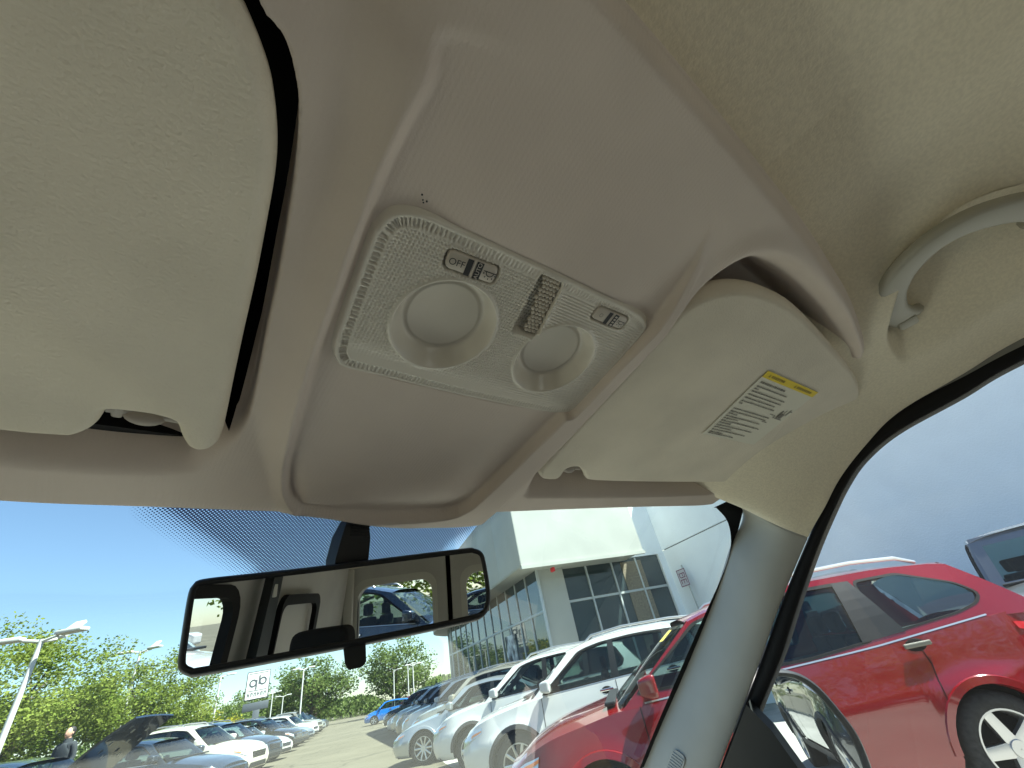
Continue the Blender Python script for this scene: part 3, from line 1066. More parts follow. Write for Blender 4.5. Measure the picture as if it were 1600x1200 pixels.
xs = np.linspace(-0.02, 0.335, 160); qs = np.linspace(-0.01, 0.12, 70)
fp = np.array([[ws_pt(x, q) for q in qs] for x in xs]) + np.array([0, -0.002, -0.002])
fo = fast_grid('shade_band', fp, frit_mat())
me = fo.data
uvl = me.uv_layers.new(name='UVMap')
co = np.zeros(len(me.vertices) * 3, np.float32); me.vertices.foreach_get('co', co); co = co.reshape(-1, 3)
lv = np.zeros(len(me.loops), np.int32); me.loops.foreach_get('vertex_index', lv)
qv = (hb(0, 0) * 0 + (co[:, 1] - yh(co[:, 0]))) / 0.832
uvs = np.stack([co[:, 0], qv], 1)[lv]
uvl.data.foreach_set('uv', uvs.astype(np.float32).ravel())
at = me.attributes.new('cover', 'FLOAT', 'POINT')
fr2 = [(p[0], (p[1] - float(yh(p[0]))) / 0.832) for p in D['frit']]
poly = [(fr2[1][0], -0.03), fr2[1], fr2[2], fr2[3], (0.10, 0.09), (0.25, 0.09), fr2[5], fr2[6], fr2[7], (fr2[7][0] + 0.01, -0.03)]
sf = sdf(poly, co[:, 0], qv)
cov = np.where(sf > 0, 0.64, 0.64 + sf / 0.020 * 0.5)
at.data.foreach_set('value', np.clip(cov, 0, 1).astype(np.float32))
fo['label'] = 'blue dotted sunshade print behind the rear-view mirror'
fo.parent = w_o

# ---- rear-view mirror
MC = Vector((0.1757 * .86, 0.45 * .86, CZ + 0.0864 * .86))
_yaw, _pit = 0.325, -0.085
MN = Vector((-math.sin(_yaw) * math.cos(_pit), -math.cos(_yaw) * math.cos(_pit), math.sin(_pit)))
rv = thing('rear_view_mirror', 'black framed rear-view mirror hanging from the windscreen', 'mirror', MC)
MS = Vector((math.cos(_yaw), -math.sin(_yaw), 0))
MU = MS.cross(MN)
if MU.z < 0: MU = -MU
loop = [Vector(p) - MC for p in D['mirror']]
L2 = np.array([(p.dot(MS), p.dot(MU)) for p in loop])
L2 = resample(spline(L2, 6), 0.003)
area = 0.5 * np.sum(L2[:, 0] * np.roll(L2[:, 1], -1) - np.roll(L2[:, 0], -1) * L2[:, 1])
if area < 0: L2 = L2[::-1]
t_ = np.roll(L2, -1, 0) - np.roll(L2, 1, 0); t_ /= np.linalg.norm(t_, axis=1)[:, None]
nin = np.stack([-t_[:, 1], t_[:, 0]], 1)


def mpt(q, depth): return MS * float(q[0]) + MU * float(q[1]) + MN * depth


rings = [(0.0062, -0.0012), (0.0058, 0.0006), (0.0045, 0.0015), (0.0025, 0.0008), (0.0006, -0.003), (0.0, -0.008), (0.003, -0.018), (0.012, -0.026), (0.022, -0.03)]
V = []
for ins, dep in rings:
    V += [mpt(p + n_ * ins, dep) for p, n_ in zip(L2, nin)]
n = len(L2)
F = []
for i in range(len(rings) - 1):
    for k in range(n):
        F.append((i * n + k, i * n + (k + 1) % n, (i + 1) * n + (k + 1) % n, (i + 1) * n + k))
F.append(tuple((len(rings) - 1) * n + k for k in range(n)))
mesh_obj('frame', V, F, M['black'], rv, True, 60)
V = [mpt(p + n_ * 0.0060, -0.0005) for p, n_ in zip(L2, nin)]
mesh_obj('mirror_glass', V, [tuple(range(n))], M['mirror'], rv, False)
tb = [Vector(p) - MC for p in D['mirror_tab']]
T2 = np.array([(p.dot(MS), p.dot(MU)) for p in tb])
T2 = resample(T2, 0.003)
V = [mpt(p, -0.004) for p in T2] + [mpt(p, -0.016) for p in T2]
n = len(T2)
F = [tuple(range(n)), tuple(range(2 * n - 1, n - 1, -1))] + [(k, n + k, n + (k + 1) % n, (k + 1) % n) for k in range(n)]
mesh_obj('dimming_tab', V, F, M['black'], rv, True, 40)
# stem: wedge-shaped mount glued to the glass
bm = bmesh.new()
sx = 0.153
prof_ = [(0.393, 1.5965), (0.390, 1.5905), (0.392, 1.5790), (0.400, 1.5620), (0.405, 1.5450), (0.407, 1.5330)]
top_ = [(0.401, 1.5975), (0.407, 1.5930), (0.418, 1.5830), (0.426, 1.5640), (0.424, 1.5450), (0.418, 1.5350)]
w0 = [0.009, 0.0112, 0.0138, 0.0155, 0.0155, 0.014]
Vt = []
for (a, b), (c, d), w in zip(prof_, top_, w0):
    Vt.append([(sx - w, a, b), (sx + w, a, b), (sx + w, c, d + 0.004), (sx - w, c, d + 0.004)])
V, F = [], []
for k, r4 in enumerate(Vt):
    V += r4
    if k:
        for j in range(4):
            F.append(((k - 1) * 4 + j, (k - 1) * 4 + (j + 1) % 4, k * 4 + (j + 1) % 4, k * 4 + j))
F.append((3, 2, 1, 0)); F.append(tuple(4 * (len(Vt) - 1) + j for j in range(4)))
st = mesh_obj('stem', [Vector(v) - MC for v in V], F, M['black'], rv, True, 25)
# ribs on the stem's head
for k in range(5):
    y_, z_ = 0.3902 + 0.0004 * k, 1.5925 - 0.0026 * k
    box('rib', Vector((sx + 0.003, y_ - 0.0005, z_ - 0.0008)) - MC, (0.018, 0.0012, 0.0016), M['black'], st)
tube('ball_joint', [Vector((sx, 0.410, 1.552)) - MC, Vector((0.150, 0.405, 1.535)) - MC], [0.010, 0.009], M['black'], rv)

# ---- grab handle
gh = thing('grab_handle', 'grey-beige plastic grab handle above the passenger door', 'grab handle', (0.52, -0.1, 1.70))
hp = D['grab']
path = [(0.664, -0.062, 1.742), (0.645, -0.058, 1.712), (0.628, -0.054, 1.703), (0.600, -0.048, 1.698)] + [(x, y, 1.694) for x, y, z in hp[2:]] + [(0.555, -0.176, 1.696), (0.585, -0.186, 1.703), (0.612, -0.190, 1.718), (0.632, -0.193, 1.748)]
path = spline(path, 6, closed=False)
V, F = [], []
seg = 14
for i, p in enumerate(path):
    t = path[min(i + 1, len(path) - 1)] - path[max(i - 1, 0)]
    t /= np.linalg.norm(t)
    a = np.array([0, 0, 1.0]); a -= t * (a @ t); a /= np.linalg.norm(a)
    b = np.cross(t, a)
    fl = 1.0 + 0.35 * np.exp(-(i / 10.0) ** 2) + 0.35 * np.exp(-((len(path) - 1 - i) / 10.0) ** 2)
    for k in range(seg):
        th = 2 * math.pi * k / seg
        c, s = math.cos(th), math.sin(th)
        c = math.copysign(abs(c) ** 0.55, c); s = math.copysign(abs(s) ** 0.55, s)
        V.append(p + a * c * 0.0058 * fl + b * s * 0.0145 * fl - np.array([0.52, -0.1, 1.70]))
for i in range(len(path) - 1):
    for k in range(seg):
        F.append((i * seg + k, i * seg + (k + 1) % seg, (i + 1) * seg + (k + 1) % seg, (i + 1) * seg + k))
F.append(tuple(range(seg - 1, -1, -1))); F.append(tuple((len(path) - 1) * seg + k for k in range(seg)))
mesh_obj('bar', V, F, M['grab'], gh, True, 60)
for (cx, cy) in ((0.632, -0.053), (0.592, -0.186)):
    box('end_cap', (cx - 0.52, cy + 0.1, 1.700 - 1.70), (0.024, 0.020, 0.014), M['grab'], gh, bevel=0.004)

# ---- oval speaker grille on the pillar foot
# ---- rear of the cabin (seen in the rear-view mirror)
def lw(y, z): return (-0.50 - 0.12 * (1.70 - z), y, z)


holes = [rrect(-0.68, 0.22, 1.02, 1.60, 0.08), ]
vpart(fill_poly([[(-1.84, 0.92), (0.36, 0.92), (0.36, 1.40), (0.16, 1.725), (-1.84, 1.725)]] + holes, lw, 'side_wall', M['rear_trim']))
ring_o, ring_i = rrect(-0.70, 0.24, 1.00, 1.62, 0.09), rrect(-0.665, 0.185, 1.04, 1.585, 0.06)
vpart(fill_poly([ring_o, ring_i], lambda y, z: tuple(np.array(lw(y, z)) + np.array([0.012, 0, 0])), 'driver_window_seal', M['rubber'], solid=0.03, offset=-1))
vpart(fill_poly([ring_o], lambda y, z: tuple(np.array(lw(y, z)) + np.array([-0.03, 0, 0])), 'driver_window', M['sideglass']))
# belt pillar strip and belt
vpart(fill_poly([[(-0.86, 0.95), (-0.76, 0.95), (-0.775, 1.69), (-0.835, 1.69)]], lambda y, z: tuple(np.array(lw(y, z)) + np.array([0.03, 0, 0])), 'belt_pillar', M['black'], solid=0.03, offset=1))
vpart(box('belt_guide', (-0.46, -0.80, 1.60), (0.02, 0.03, 0.05), M['rear_panel'], bevel=0.005))
vpart(box('belt_reel_cover', (-0.46, -0.68, 1.12), (0.05, 0.12, 0.12), M['black'], bevel=0.03))
# framed inset panel of the side door
po, pi_ = rrect(-1.30, -0.93, 1.05, 1.585, 0.05), rrect(-1.268, -0.94, 1.08, 1.55, 0.035)
vpart(fill_poly([po, pi_], lambda y, z: tuple(np.array(lw(y, z)) + np.array([0.02, 0, 0])), 'side_door_seal', M['rubber'], solid=0.02, offset=1))
vpart(fill_poly([pi_], lambda y, z: tuple(np.array(lw(y, z)) + np.array([0.006, 0, 0])), 'side_door_panel', M['rear_panel'], solid=0.005, offset=1))
vpart(box('door_post', (-0.50, -1.78, 1.35), (0.05, 0.03, 0.70), M['rear_panel'], bevel=0.01))
# rear doors
def rwp(x, z): return (x, -1.86, z)


h1, h2 = rrect(-0.46, -0.05, 1.02, 1.60, 0.07), rrect(0.14, 0.62, 1.02, 1.60, 0.07)
vpart(fill_poly([[(-0.62, 0.92), (0.9, 0.92), (0.86, 1.725), (-0.52, 1.725)], h1, h2], rwp, 'rear_door', M['rear_trim'], solid=0.05, offset=-1))
for hh in (h1, h2):
    c = np.mean(hh, 0)
    ho = [tuple(c + (np.array(p) - c) * 1.13) for p in hh]
    vpart(fill_poly([ho, hh], lambda x, z: (x, -1.835, z), 'rear_window_frame', M['rear_panel'], solid=0.03, offset=-1))
    vpart(fill_poly([ho], lambda x, z: (x, -1.89, z), 'rear_window', M['sideglass']))
vpart(box('centre_post', (0.045, -1.82, 1.32), (0.035, 0.02, 0.78), M['rubber'], bevel=0.004))
# passenger side wall behind the door
vpart(fill_poly([[(-1.84, 0.92), (-0.72, 0.92), (-0.72, 1.70), (-1.84, 1.70)]], lambda y, z: (0.82 + 0.12 * (1.70 - z), y, z), 'side_wall', M['rear_trim'], solid=0.04))
# headrest of the driver's seat
seat = thing('driver_seat', 'black driver seat with rounded headrest, seen in the rear-view mirror', 'seat', (-0.22, -0.62, 0.55))
bm = bmesh.new()
bmesh.ops.create_cube(bm, size=1.0)
bmesh.ops.subdivide_edges(bm, edges=bm.edges, cuts=3, use_grid_fill=True)
bmesh.ops.transform(bm, matrix=Matrix.Translation((0, 0, 0.80)) @ Matrix.Diagonal((0.16, 0.10, 0.24, 1)), verts=bm.verts)
hr = bm_obj('headrest', bm, M['seat'], seat)
md = hr.modifiers.new('s', 'SUBSURF'); md.levels = 2; md.render_levels = 2
bm = bmesh.new()
bmesh.ops.create_cube(bm, size=1.0)
bmesh.ops.subdivide_edges(bm, edges=bm.edges, cuts=3, use_grid_fill=True)
bmesh.ops.transform(bm, matrix=Matrix.Translation((0, 0.02, 0.36)) @ Matrix.Diagonal((0.50, 0.14, 0.62, 1)), verts=bm.verts)
hr = bm_obj('backrest', bm, M['seat'], seat)
md = hr.modifiers.new('s', 'SUBSURF'); md.levels = 2; md.render_levels = 2
for s in (-1, 1):
    tube('headrest_post', [(0.06 * s, 0, 0.60), (0.06 * s, 0, 0.76)], 0.007, M['rear_panel'], seat)

# passenger seat and the door's inner panel (below the frame, they shade the door side of the roof)
ps_ = thing('passenger_seat', 'black cloth passenger seat below the grab handle', 'seat', (0.56, -0.62, 0.45))
for nm_, c_, d_ in (('headrest', (0, 0, 0.84), (0.27, 0.10, 0.18)), ('backrest', (0, 0.03, 0.42), (0.50, 0.14, 0.66)), ('cushion', (0, 0.30, 0.12), (0.52, 0.54, 0.16))):
    bm = bmesh.new()
    bmesh.ops.create_cube(bm, size=1.0)
    bmesh.ops.subdivide_edges(bm, edges=bm.edges, cuts=3, use_grid_fill=True)
    bmesh.ops.transform(bm, matrix=Matrix.Translation(c_) @ Matrix.Diagonal((*d_, 1)), verts=bm.verts)
    hr = bm_obj(nm_, bm, M['seat'], ps_)
    md = hr.modifiers.new('s', 'SUBSURF'); md.levels = 2; md.render_levels = 2
M['doorcard'] = pbr('door_card', (0.42, 0.40, 0.35), 0.7)
vpart(box('door_panel', (0.94, -0.15, 0.70), (0.05, 1.5, 0.52), M['doorcard'], bevel=0.015))

vpart(box('cabin_floor', (XM, -0.6, 0.32), (1.6, 2.6, 0.04), pbr('floor_mat', (0.26, 0.25, 0.22), 0.9)))
vpart(box('door_panel', (XM - 0.78, -0.15, 0.70), (0.05, 1.5, 0.52), M['doorcard'], bevel=0.015))
vpart(box('dashboard', (XM, 1.00, 0.80), (1.6, 0.66, 0.36), pbr('dash', (0.50, 0.47, 0.42), 0.75), bevel=0.05))
# oval tweeter grille low on the pillar
_i = int(np.argmin(np.abs(tt - 14.25)))
_c = Vector(P[_i, 136]); _t = (Vector(P[_i + 9, 136]) - _c).normalized(); _b = (Vector(P[_i, 162]) - _c).normalized()
_nn = _t.cross(_b).normalized()
if _nn.x > 0: _nn = -_nn
V = [_c + _nn * 0.003 + _t * (0.026 * math.copysign(abs(math.cos(a)) ** .6, math.cos(a))) + _b * (0.017 * math.copysign(abs(math.sin(a)) ** .6, math.sin(a))) for a in np.linspace(0, 2 * math.pi, 28, endpoint=False)]
V2 = [v - _nn * 0.02 for v in V]
tw_ = mesh_obj('tweeter_grille', V + V2, [tuple(range(28))] + [(k, 28 + k, 28 + (k + 1) % 28, (k + 1) % 28) for k in range(28)], M['pillar'], None, True, 40)
vpart(tw_)
for k in range(7):
    o_ = tube('grille_rib', [_c + _nn * 0.0035 + _t * (-0.018 + 0.006 * k) - _b * 0.013, _c + _nn * 0.0035 + _t * (-0.018 + 0.006 * k) + _b * 0.013], 0.0012, M['pillar'], None, 6)
    o_.parent = tw_
# specks of dirt beside the lamp
bm = bmesh.new()
for x_, y_, r_ in ((0.0625, 0.0905, .0006), (0.0640, 0.0925, .0005), (0.0660, 0.0922, .0006), (0.0648, 0.0935, .0005)):
    c_ = bmesh.ops.create_icosphere(bm, subdivisions=1, radius=r_)
    bmesh.ops.translate(bm, vec=(x_, y_, hb(x_, y_) - 0.0068), verts=c_['verts'])
sp_k = vpart(bm_obj('dirt_specks', bm, M['darkprint']))
sp_k['kind'] = 'stuff'

# ------------------------------------------------------------------ the lot outside
AZ_AISLE = R(22.0)
S_DIR = np.array([math.sin(AZ_AISLE), math.cos(AZ_AISLE)])
Q_DIR = np.array([-S_DIR[1], S_DIR[0]])


def gz(x, y):
    q = x * Q_DIR[0] + y * Q_DIR[1]
    s = x * S_DIR[0] + y * S_DIR[1]
    qc = np.clip(q, -60, 60)
    lift = 0.05 * (0.5 * (qc + 2.2 + np.sqrt((qc + 2.2) ** 2 + 1.5)) - 2.2)
    lift = np.minimum(lift, 0.52) + 0.0 * qc
    return lift + 0.11 - 0.004 * np.clip(s, -20, 80)


def ground_mat():
    m, nt, o = newmat('worn_asphalt')
    b = nt.nodes.new('ShaderNodeBsdfPrincipled')
    b.inputs['Roughness'].default_value = 0.9
    b.inputs['Specular IOR Level'].default_value = 0.2
    tc = nt.nodes.new('ShaderNodeTexCoord')
    n1 = nt.nodes.new('ShaderNodeTexNoise'); n1.inputs['Scale'].default_value = 0.35; n1.inputs['Detail'].default_value = 6
    n2 = nt.nodes.new('ShaderNodeTexNoise'); n2.inputs['Scale'].default_value = 14.0; n2.inputs['Detail'].default_value = 4
    vo = nt.nodes.new('ShaderNodeTexVoronoi'); vo.feature = 'DISTANCE_TO_EDGE'; vo.inputs['Scale'].default_value = 0.30
    nd = nt.nodes.new('ShaderNodeTexNoise'); nd.inputs['Scale'].default_value = 1.2
    mv = nt.nodes.new('ShaderNodeMixRGB'); mv.blend_type = 'ADD'; mv.inputs[0].default_value = 0.9
    for n in (n1, n2, nd): nt.links.new(tc.outputs['Object'], n.inputs['Vector'])
    nt.links.new(tc.outputs['Object'], mv.inputs[1]); nt.links.new(nd.outputs['Color'], mv.inputs[2])
    nt.links.new(mv.outputs[0], vo.inputs['Vector'])
    r1 = nt.nodes.new('ShaderNodeValToRGB')
    r1.color_ramp.elements[0].position = 0.3; r1.color_ramp.elements[1].position = 0.7
    r1.color_ramp.elements[0].color = (0.095, 0.085, 0.058, 1); r1.color_ramp.elements[1].color = (0.14, 0.125, 0.088, 1)
    nt.links.new(n1.outputs['Fac'], r1.inputs['Fac'])
    r2 = nt.nodes.new('ShaderNodeValToRGB')
    r2.color_ramp.elements[0].color = (0.75, 0.75, 0.75, 1); r2.color_ramp.elements[1].color = (1.15, 1.15, 1.15, 1)
    nt.links.new(n2.outputs['Fac'], r2.inputs['Fac'])
    mm = nt.nodes.new('ShaderNodeMixRGB'); mm.blend_type = 'MULTIPLY'; mm.inputs[0].default_value = 1
    nt.links.new(r1.outputs[0], mm.inputs[1]); nt.links.new(r2.outputs[0], mm.inputs[2])
    r3 = nt.nodes.new('ShaderNodeValToRGB')
    r3.color_ramp.elements[0].position = 0.0; r3.color_ramp.elements[1].position = 0.022
    r3.color_ramp.elements[0].color = (0.55, 0.55, 0.55, 1); r3.color_ramp.elements[1].color = (1, 1, 1, 1)
    nt.links.new(vo.outputs['Distance'], r3.inputs['Fac'])
    m3 = nt.nodes.new('ShaderNodeMixRGB'); m3.blend_type = 'MULTIPLY'; m3.inputs[0].default_value = 1
    nt.links.new(mm.outputs[0], m3.inputs[1]); nt.links.new(r3.outputs[0], m3.inputs[2])
    nt.links.new(m3.outputs[0], b.inputs['Base Color'])
    bp = nt.nodes.new('ShaderNodeBump'); bp.inputs['Strength'].default_value = 0.25; bp.inputs['Distance'].default_value = 0.01
    nt.links.new(n2.outputs['Fac'], bp.inputs['Height']); nt.links.new(bp.outputs[0], b.inputs['Normal'])
    nt.links.new(b.outputs[0], o.inputs['Surface'])
    return m


gr = np.concatenate([-np.geomspace(900, 70, 10), np.linspace(-65, 110, 120), np.geomspace(115, 900, 10)])
X, Y = np.meshgrid(gr, gr, indexing='ij')
tag(fast_grid('parking_lot', np.stack([X, Y, gz(X, Y)], -1), ground_mat()), 'sun-bleached cracked asphalt of the dealer parking lot', 'ground', kind='structure')

# pale sheet added under the building-side row to bounce light into the cabin
ss = np.linspace(-22, 46, 70); qq = np.linspace(-16, -1.95, 16)
SS, QQ = np.meshgrid(ss, qq, indexing='ij')
XA = SS * S_DIR[0] + QQ * Q_DIR[0]; YA = SS * S_DIR[1] + QQ * Q_DIR[1]
tag(fast_grid('bounce_apron', np.stack([XA, YA, gz(XA, YA) + .006], -1), pbr('pale_bounce', (0.34, 0.325, 0.285), 0.9, spec=0.2, var=0.12, vscale=0.9, detail=6)), 'pale ground sheet added under the cars to bounce light into the cabin', 'added bounce sheet', kind='structure')

# ------------------------------------------------------------------ cars
PAINT = {}


def paint(name, col, metal=0.0, rough=0.22):
    if name not in PAINT:
        PAINT[name] = pbr('paint_' + name, col, rough, metal=metal, spec=0.5, coat=0.9, var=0.03, vscale=2)
    return PAINT[name]


paint('red', (0.18, 0.0015, 0.003), 0.1, 0.18)
paint('white', (0.62, 0.62, 0.60))
paint('cream', (0.60, 0.57, 0.48))
paint('silver', (0.42, 0.45, 0.46), 0.6, 0.28)
paint('grey', (0.20, 0.21, 0.22), 0.5, 0.28)
paint('dark', (0.018, 0.024, 0.032), 0.2)
paint('navy', (0.022, 0.035, 0.055), 0.3)
paint('blue', (0.01, 0.17, 0.55), 0.2)
paint('tan', (0.42, 0.39, 0.31), 0.4)
paint('black', (0.010, 0.011, 0.013), 0.1)
M['carglass'] = glass('car_glass', (0.50, 0.60, 0.58), 1.0)
M['cladding'] = pbr('cladding', (0.03, 0.03, 0.032), 0.7)
M['interior'] = pbr('car_interior', (0.06, 0.058, 0.052), 0.9)
M['tyre'] = pbr('tyre_rubber', (0.022, 0.022, 0.022), 0.8, spec=0.2, var=0.3, vscale=30)
M['alloy'] = pbr('alloy', (0.55, 0.55, 0.54), 0.32, metal=0.85)
M['well'] = pbr('wheel_well', (0.006, 0.006, 0.007), 0.9, spec=0.1)
M['chrome'] = pbr('chrome', (0.75, 0.76, 0.77), 0.12, metal=1.0)
M['seam'] = pbr('panel_gap', (0.01, 0.008, 0.008), 0.8, spec=0.1)
M['headlamp'] = pbr('headlamp_glass', (0.62, 0.66, 0.66), 0.08, metal=0.5, spec=0.8, coat=1)
M['amber'] = pbr('amber_lens', (0.75, 0.20, 0.02), 0.15, coat=1)
M['taillamp'] = pbr('tail_lens', (0.45, 0.012, 0.02), 0.12, coat=1)
M['plate'] = pbr('number_plate', (0.7, 0.7, 0.68), 0.5)
M['handle_grey'] = pbr('door_handle_plastic', (0.13, 0.125, 0.095), 0.5)


def smooth_interp(pts, t, k=0.012):
    xs_ = [p[0] for p in pts]; zs_ = [p[1] for p in pts]
    return sum(np.interp(t + d, xs_, zs_) for d in (-1.5 * k, -k, -0.5 * k, 0, 0.5 * k, k, 1.5 * k)) / 7.0


CARS = {
    'suv': dict(L=4.65, W=1.88, deck=[(0, .78), (.03, .90), (.12, .98), (.255, 1.07), (.30, 1.08), (.93, 1.16), (1.0, 1.12)], roof=[(.40, 1.55), (.50, 1.66), (.65, 1.68), (.85, 1.62), (.93, 1.55)],
                tc=.265, trf=.415, trr=.92, tbb=.985, wr=.355, fw=.195, rw=.79, sill=.27, rails=True, arch=.055, pill=[.545, .735]),
    'wagon': dict(L=4.80, W=1.88, deck=[(0, .70), (.03, .83), (.10, .92), (.24, 1.02), (.30, 1.03), (.70, 1.08), (.93, 1.15), (1.0, 1.10)], roof=[(.40, 1.53), (.50, 1.63), (.62, 1.66), (.80, 1.63), (.92, 1.56)],
                  tc=.255, trf=.43, trr=.905, tbb=.985, wr=.338, fw=.195, rw=.812, sill=.26, rails=True, arch=.05, pill=[.52],
                  dlo=[(.285, 1.075), (.43, 1.50), (.50, 1.555), (.64, 1.57), (.715, 1.555), (.705, 1.10), (.60, 1.065)],
                  quarter=[(.735, 1.12), (.742, 1.545), (.82, 1.535), (.895, 1.375), (.915, 1.27), (.90, 1.205), (.86, 1.165)]),
    'sedan': dict(L=4.75, W=1.83, deck=[(0, .62), (.025, .72), (.10, .80), (.27, .93), (.31, .95), (.80, 1.02), (.88, 1.03), (.97, 1.00), (1.0, .92)], roof=[(.40, 1.36), (.48, 1.44), (.58, 1.46), (.70, 1.40), (.76, 1.33)],
                  tc=.29, trf=.42, trr=.72, tbb=.86, wr=.335, fw=.185, rw=.775, sill=.20, rails=False, arch=.045, pill=[.565]),
    'hatch': dict(L=4.15, W=1.78, deck=[(0, .66), (.03, .76), (.10, .85), (.25, .98), (.30, .99), (.92, 1.07), (1.0, 1.02)], roof=[(.38, 1.42), (.48, 1.51), (.62, 1.52), (.82, 1.45), (.9, 1.40)],
                  tc=.26, trf=.40, trr=.89, tbb=.975, wr=.32, fw=.20, rw=.80, sill=.21, rails=False, arch=.045, pill=[.56, .78]),
    'pickup': dict(L=5.7, W=1.98, deck=[(0, .98), (.02, 1.06), (.10, 1.12), (.22, 1.18), (.26, 1.20), (.62, 1.24), (.64, 1.24), (1.0, 1.24)], roof=[(.33, 1.80), (.39, 1.88), (.50, 1.89), (.60, 1.86)],
                   tc=.235, trf=.335, trr=.595, tbb=.625, wr=.40, fw=.165, rw=.775, sill=.42, rails=False, arch=.065, pill=[.46]),
    'boxy': dict(L=4.7, W=1.88, deck=[(0, 1.00), (.015, 1.06), (.10, 1.10), (.28, 1.14), (.32, 1.15), (.97, 1.16), (1.0, 1.15)], roof=[(.38, 1.74), (.41, 1.80), (.60, 1.82), (.95, 1.81)],
                 tc=.335, trf=.395, trr=.955, tbb=.985, wr=.40, fw=.17, rw=.80, sill=.45, rails=False, arch=.07, pill=[.56, .76]),
}
_wheel_cache = {}


def wheel_meshes(r, style=0):
    key = (round(r, 3), style)
    if key in _wheel_cache: return _wheel_cache[key]
    w = 0.215
    prof = [(r * .66, w * .40), (r * .70, w * .50), (r * .88, w * .52), (r * .97, w * .44), (r, w * .30), (r, -w * .30), (r * .97, -w * .44), (r * .88, -w * .5), (r * .66, -w * .45)]
    n = 40
    V = []
    for k in range(n):
        a = 2 * math.pi * k / n
        V += [(p[0] * math.cos(a), p[1], p[0] * math.sin(a)) for p in prof]
    F = grid_faces(n, len(prof), close_u=True)
    me = bpy.data.meshes.new('tyre'); me.from_pydata(V, [], F); me.materials.append(M['tyre'])
    me.polygons.foreach_set('use_smooth', [True] * len(me.polygons))
    # rim: barrel, lip, spokes, hub
    bm = bmesh.new()
    def ring(rs, n=40):
        rows = []
        for k in range(n):
            a = 2 * math.pi * k / n
            rows.append([bm.verts.new((p[0] * math.cos(a), p[1], p[0] * math.sin(a))) for p in rs])
        for k in range(n):
            for j in range(len(rs) - 1):
                bm.faces.new((rows[k][j], rows[(k + 1) % n][j], rows[(k + 1) % n][j + 1], rows[k][j + 1]))
    ring([(r * .69, w * .42), (r * .685, w * .50), (r * .65, w * .50), (r * .63, w * .40), (r * .62, -w * .1)])
    ns = 5 if style == 0 else 10
    for k in range(ns):
        a = 2 * math.pi * k / ns
        wid0, wid1 = (r * .13, r * .095) if style == 0 else (r * .06, r * .05)
        rt = Matrix.Rotation(-a, 4, 'Y')
        pts = []
        for rad, wd, d in ((r * .10, wid0, w * .40), (r * .40, (wid0 + wid1) / 2, w * .44), (r * .645, wid1 * 1.1, w * .46)):
            pts.append([rt @ Vector((rad, d, -wd)), rt @ Vector((rad, d + .006, 0)), rt @ Vector((rad, d, wd)), rt @ Vector((rad, d - .05, wd * .9)), rt @ Vector((rad, d - .05, -wd * .9))])
        vv = [[bm.verts.new(p) for p in q] for q in pts]
        for i in range(2):
            for j in range(5):
                bm.faces.new((vv[i][j], vv[i][(j + 1) % 5], vv[i + 1][(j + 1) % 5], vv[i + 1][j]))
    ring([(r * .01, w * .47), (r * .15, w * .47), (r * .17, w * .40), (r * .17, w * .1)], 24)
    bmesh.ops.recalc_face_normals(bm, faces=bm.faces)
    m2 = bpy.data.meshes.new('rim'); bm.to_mesh(m2); bm.free(); m2.materials.append(M['alloy'])
    m2.polygons.foreach_set('use_smooth', [True] * len(m2.polygons)); m2.set_sharp_from_angle(angle=R(40))
    # dark brake disc / inside
    V = [(0, -w * .12, 0)] + [(r * .63 * math.cos(2 * math.pi * k / 24), -w * .12, r * .63 * math.sin(2 * math.pi * k / 24)) for k in range(24)]
    m3 = bpy.data.meshes.new('wheel_back'); m3.from_pydata(V, [], [(0, k + 1, (k + 1) % 24 + 1) for k in range(24)]); m3.materials.append(M['well'])
    _wheel_cache[key] = (me, m2, m3)
    return _wheel_cache[key]


def mesh_child(name, me, parent, loc=(0, 0, 0), rot=(0, 0, 0)):
    o = bpy.data.objects.new(name, me)
    link(o)
    o.parent = parent
    o.location = loc
    o.rotation_euler = rot
    return o


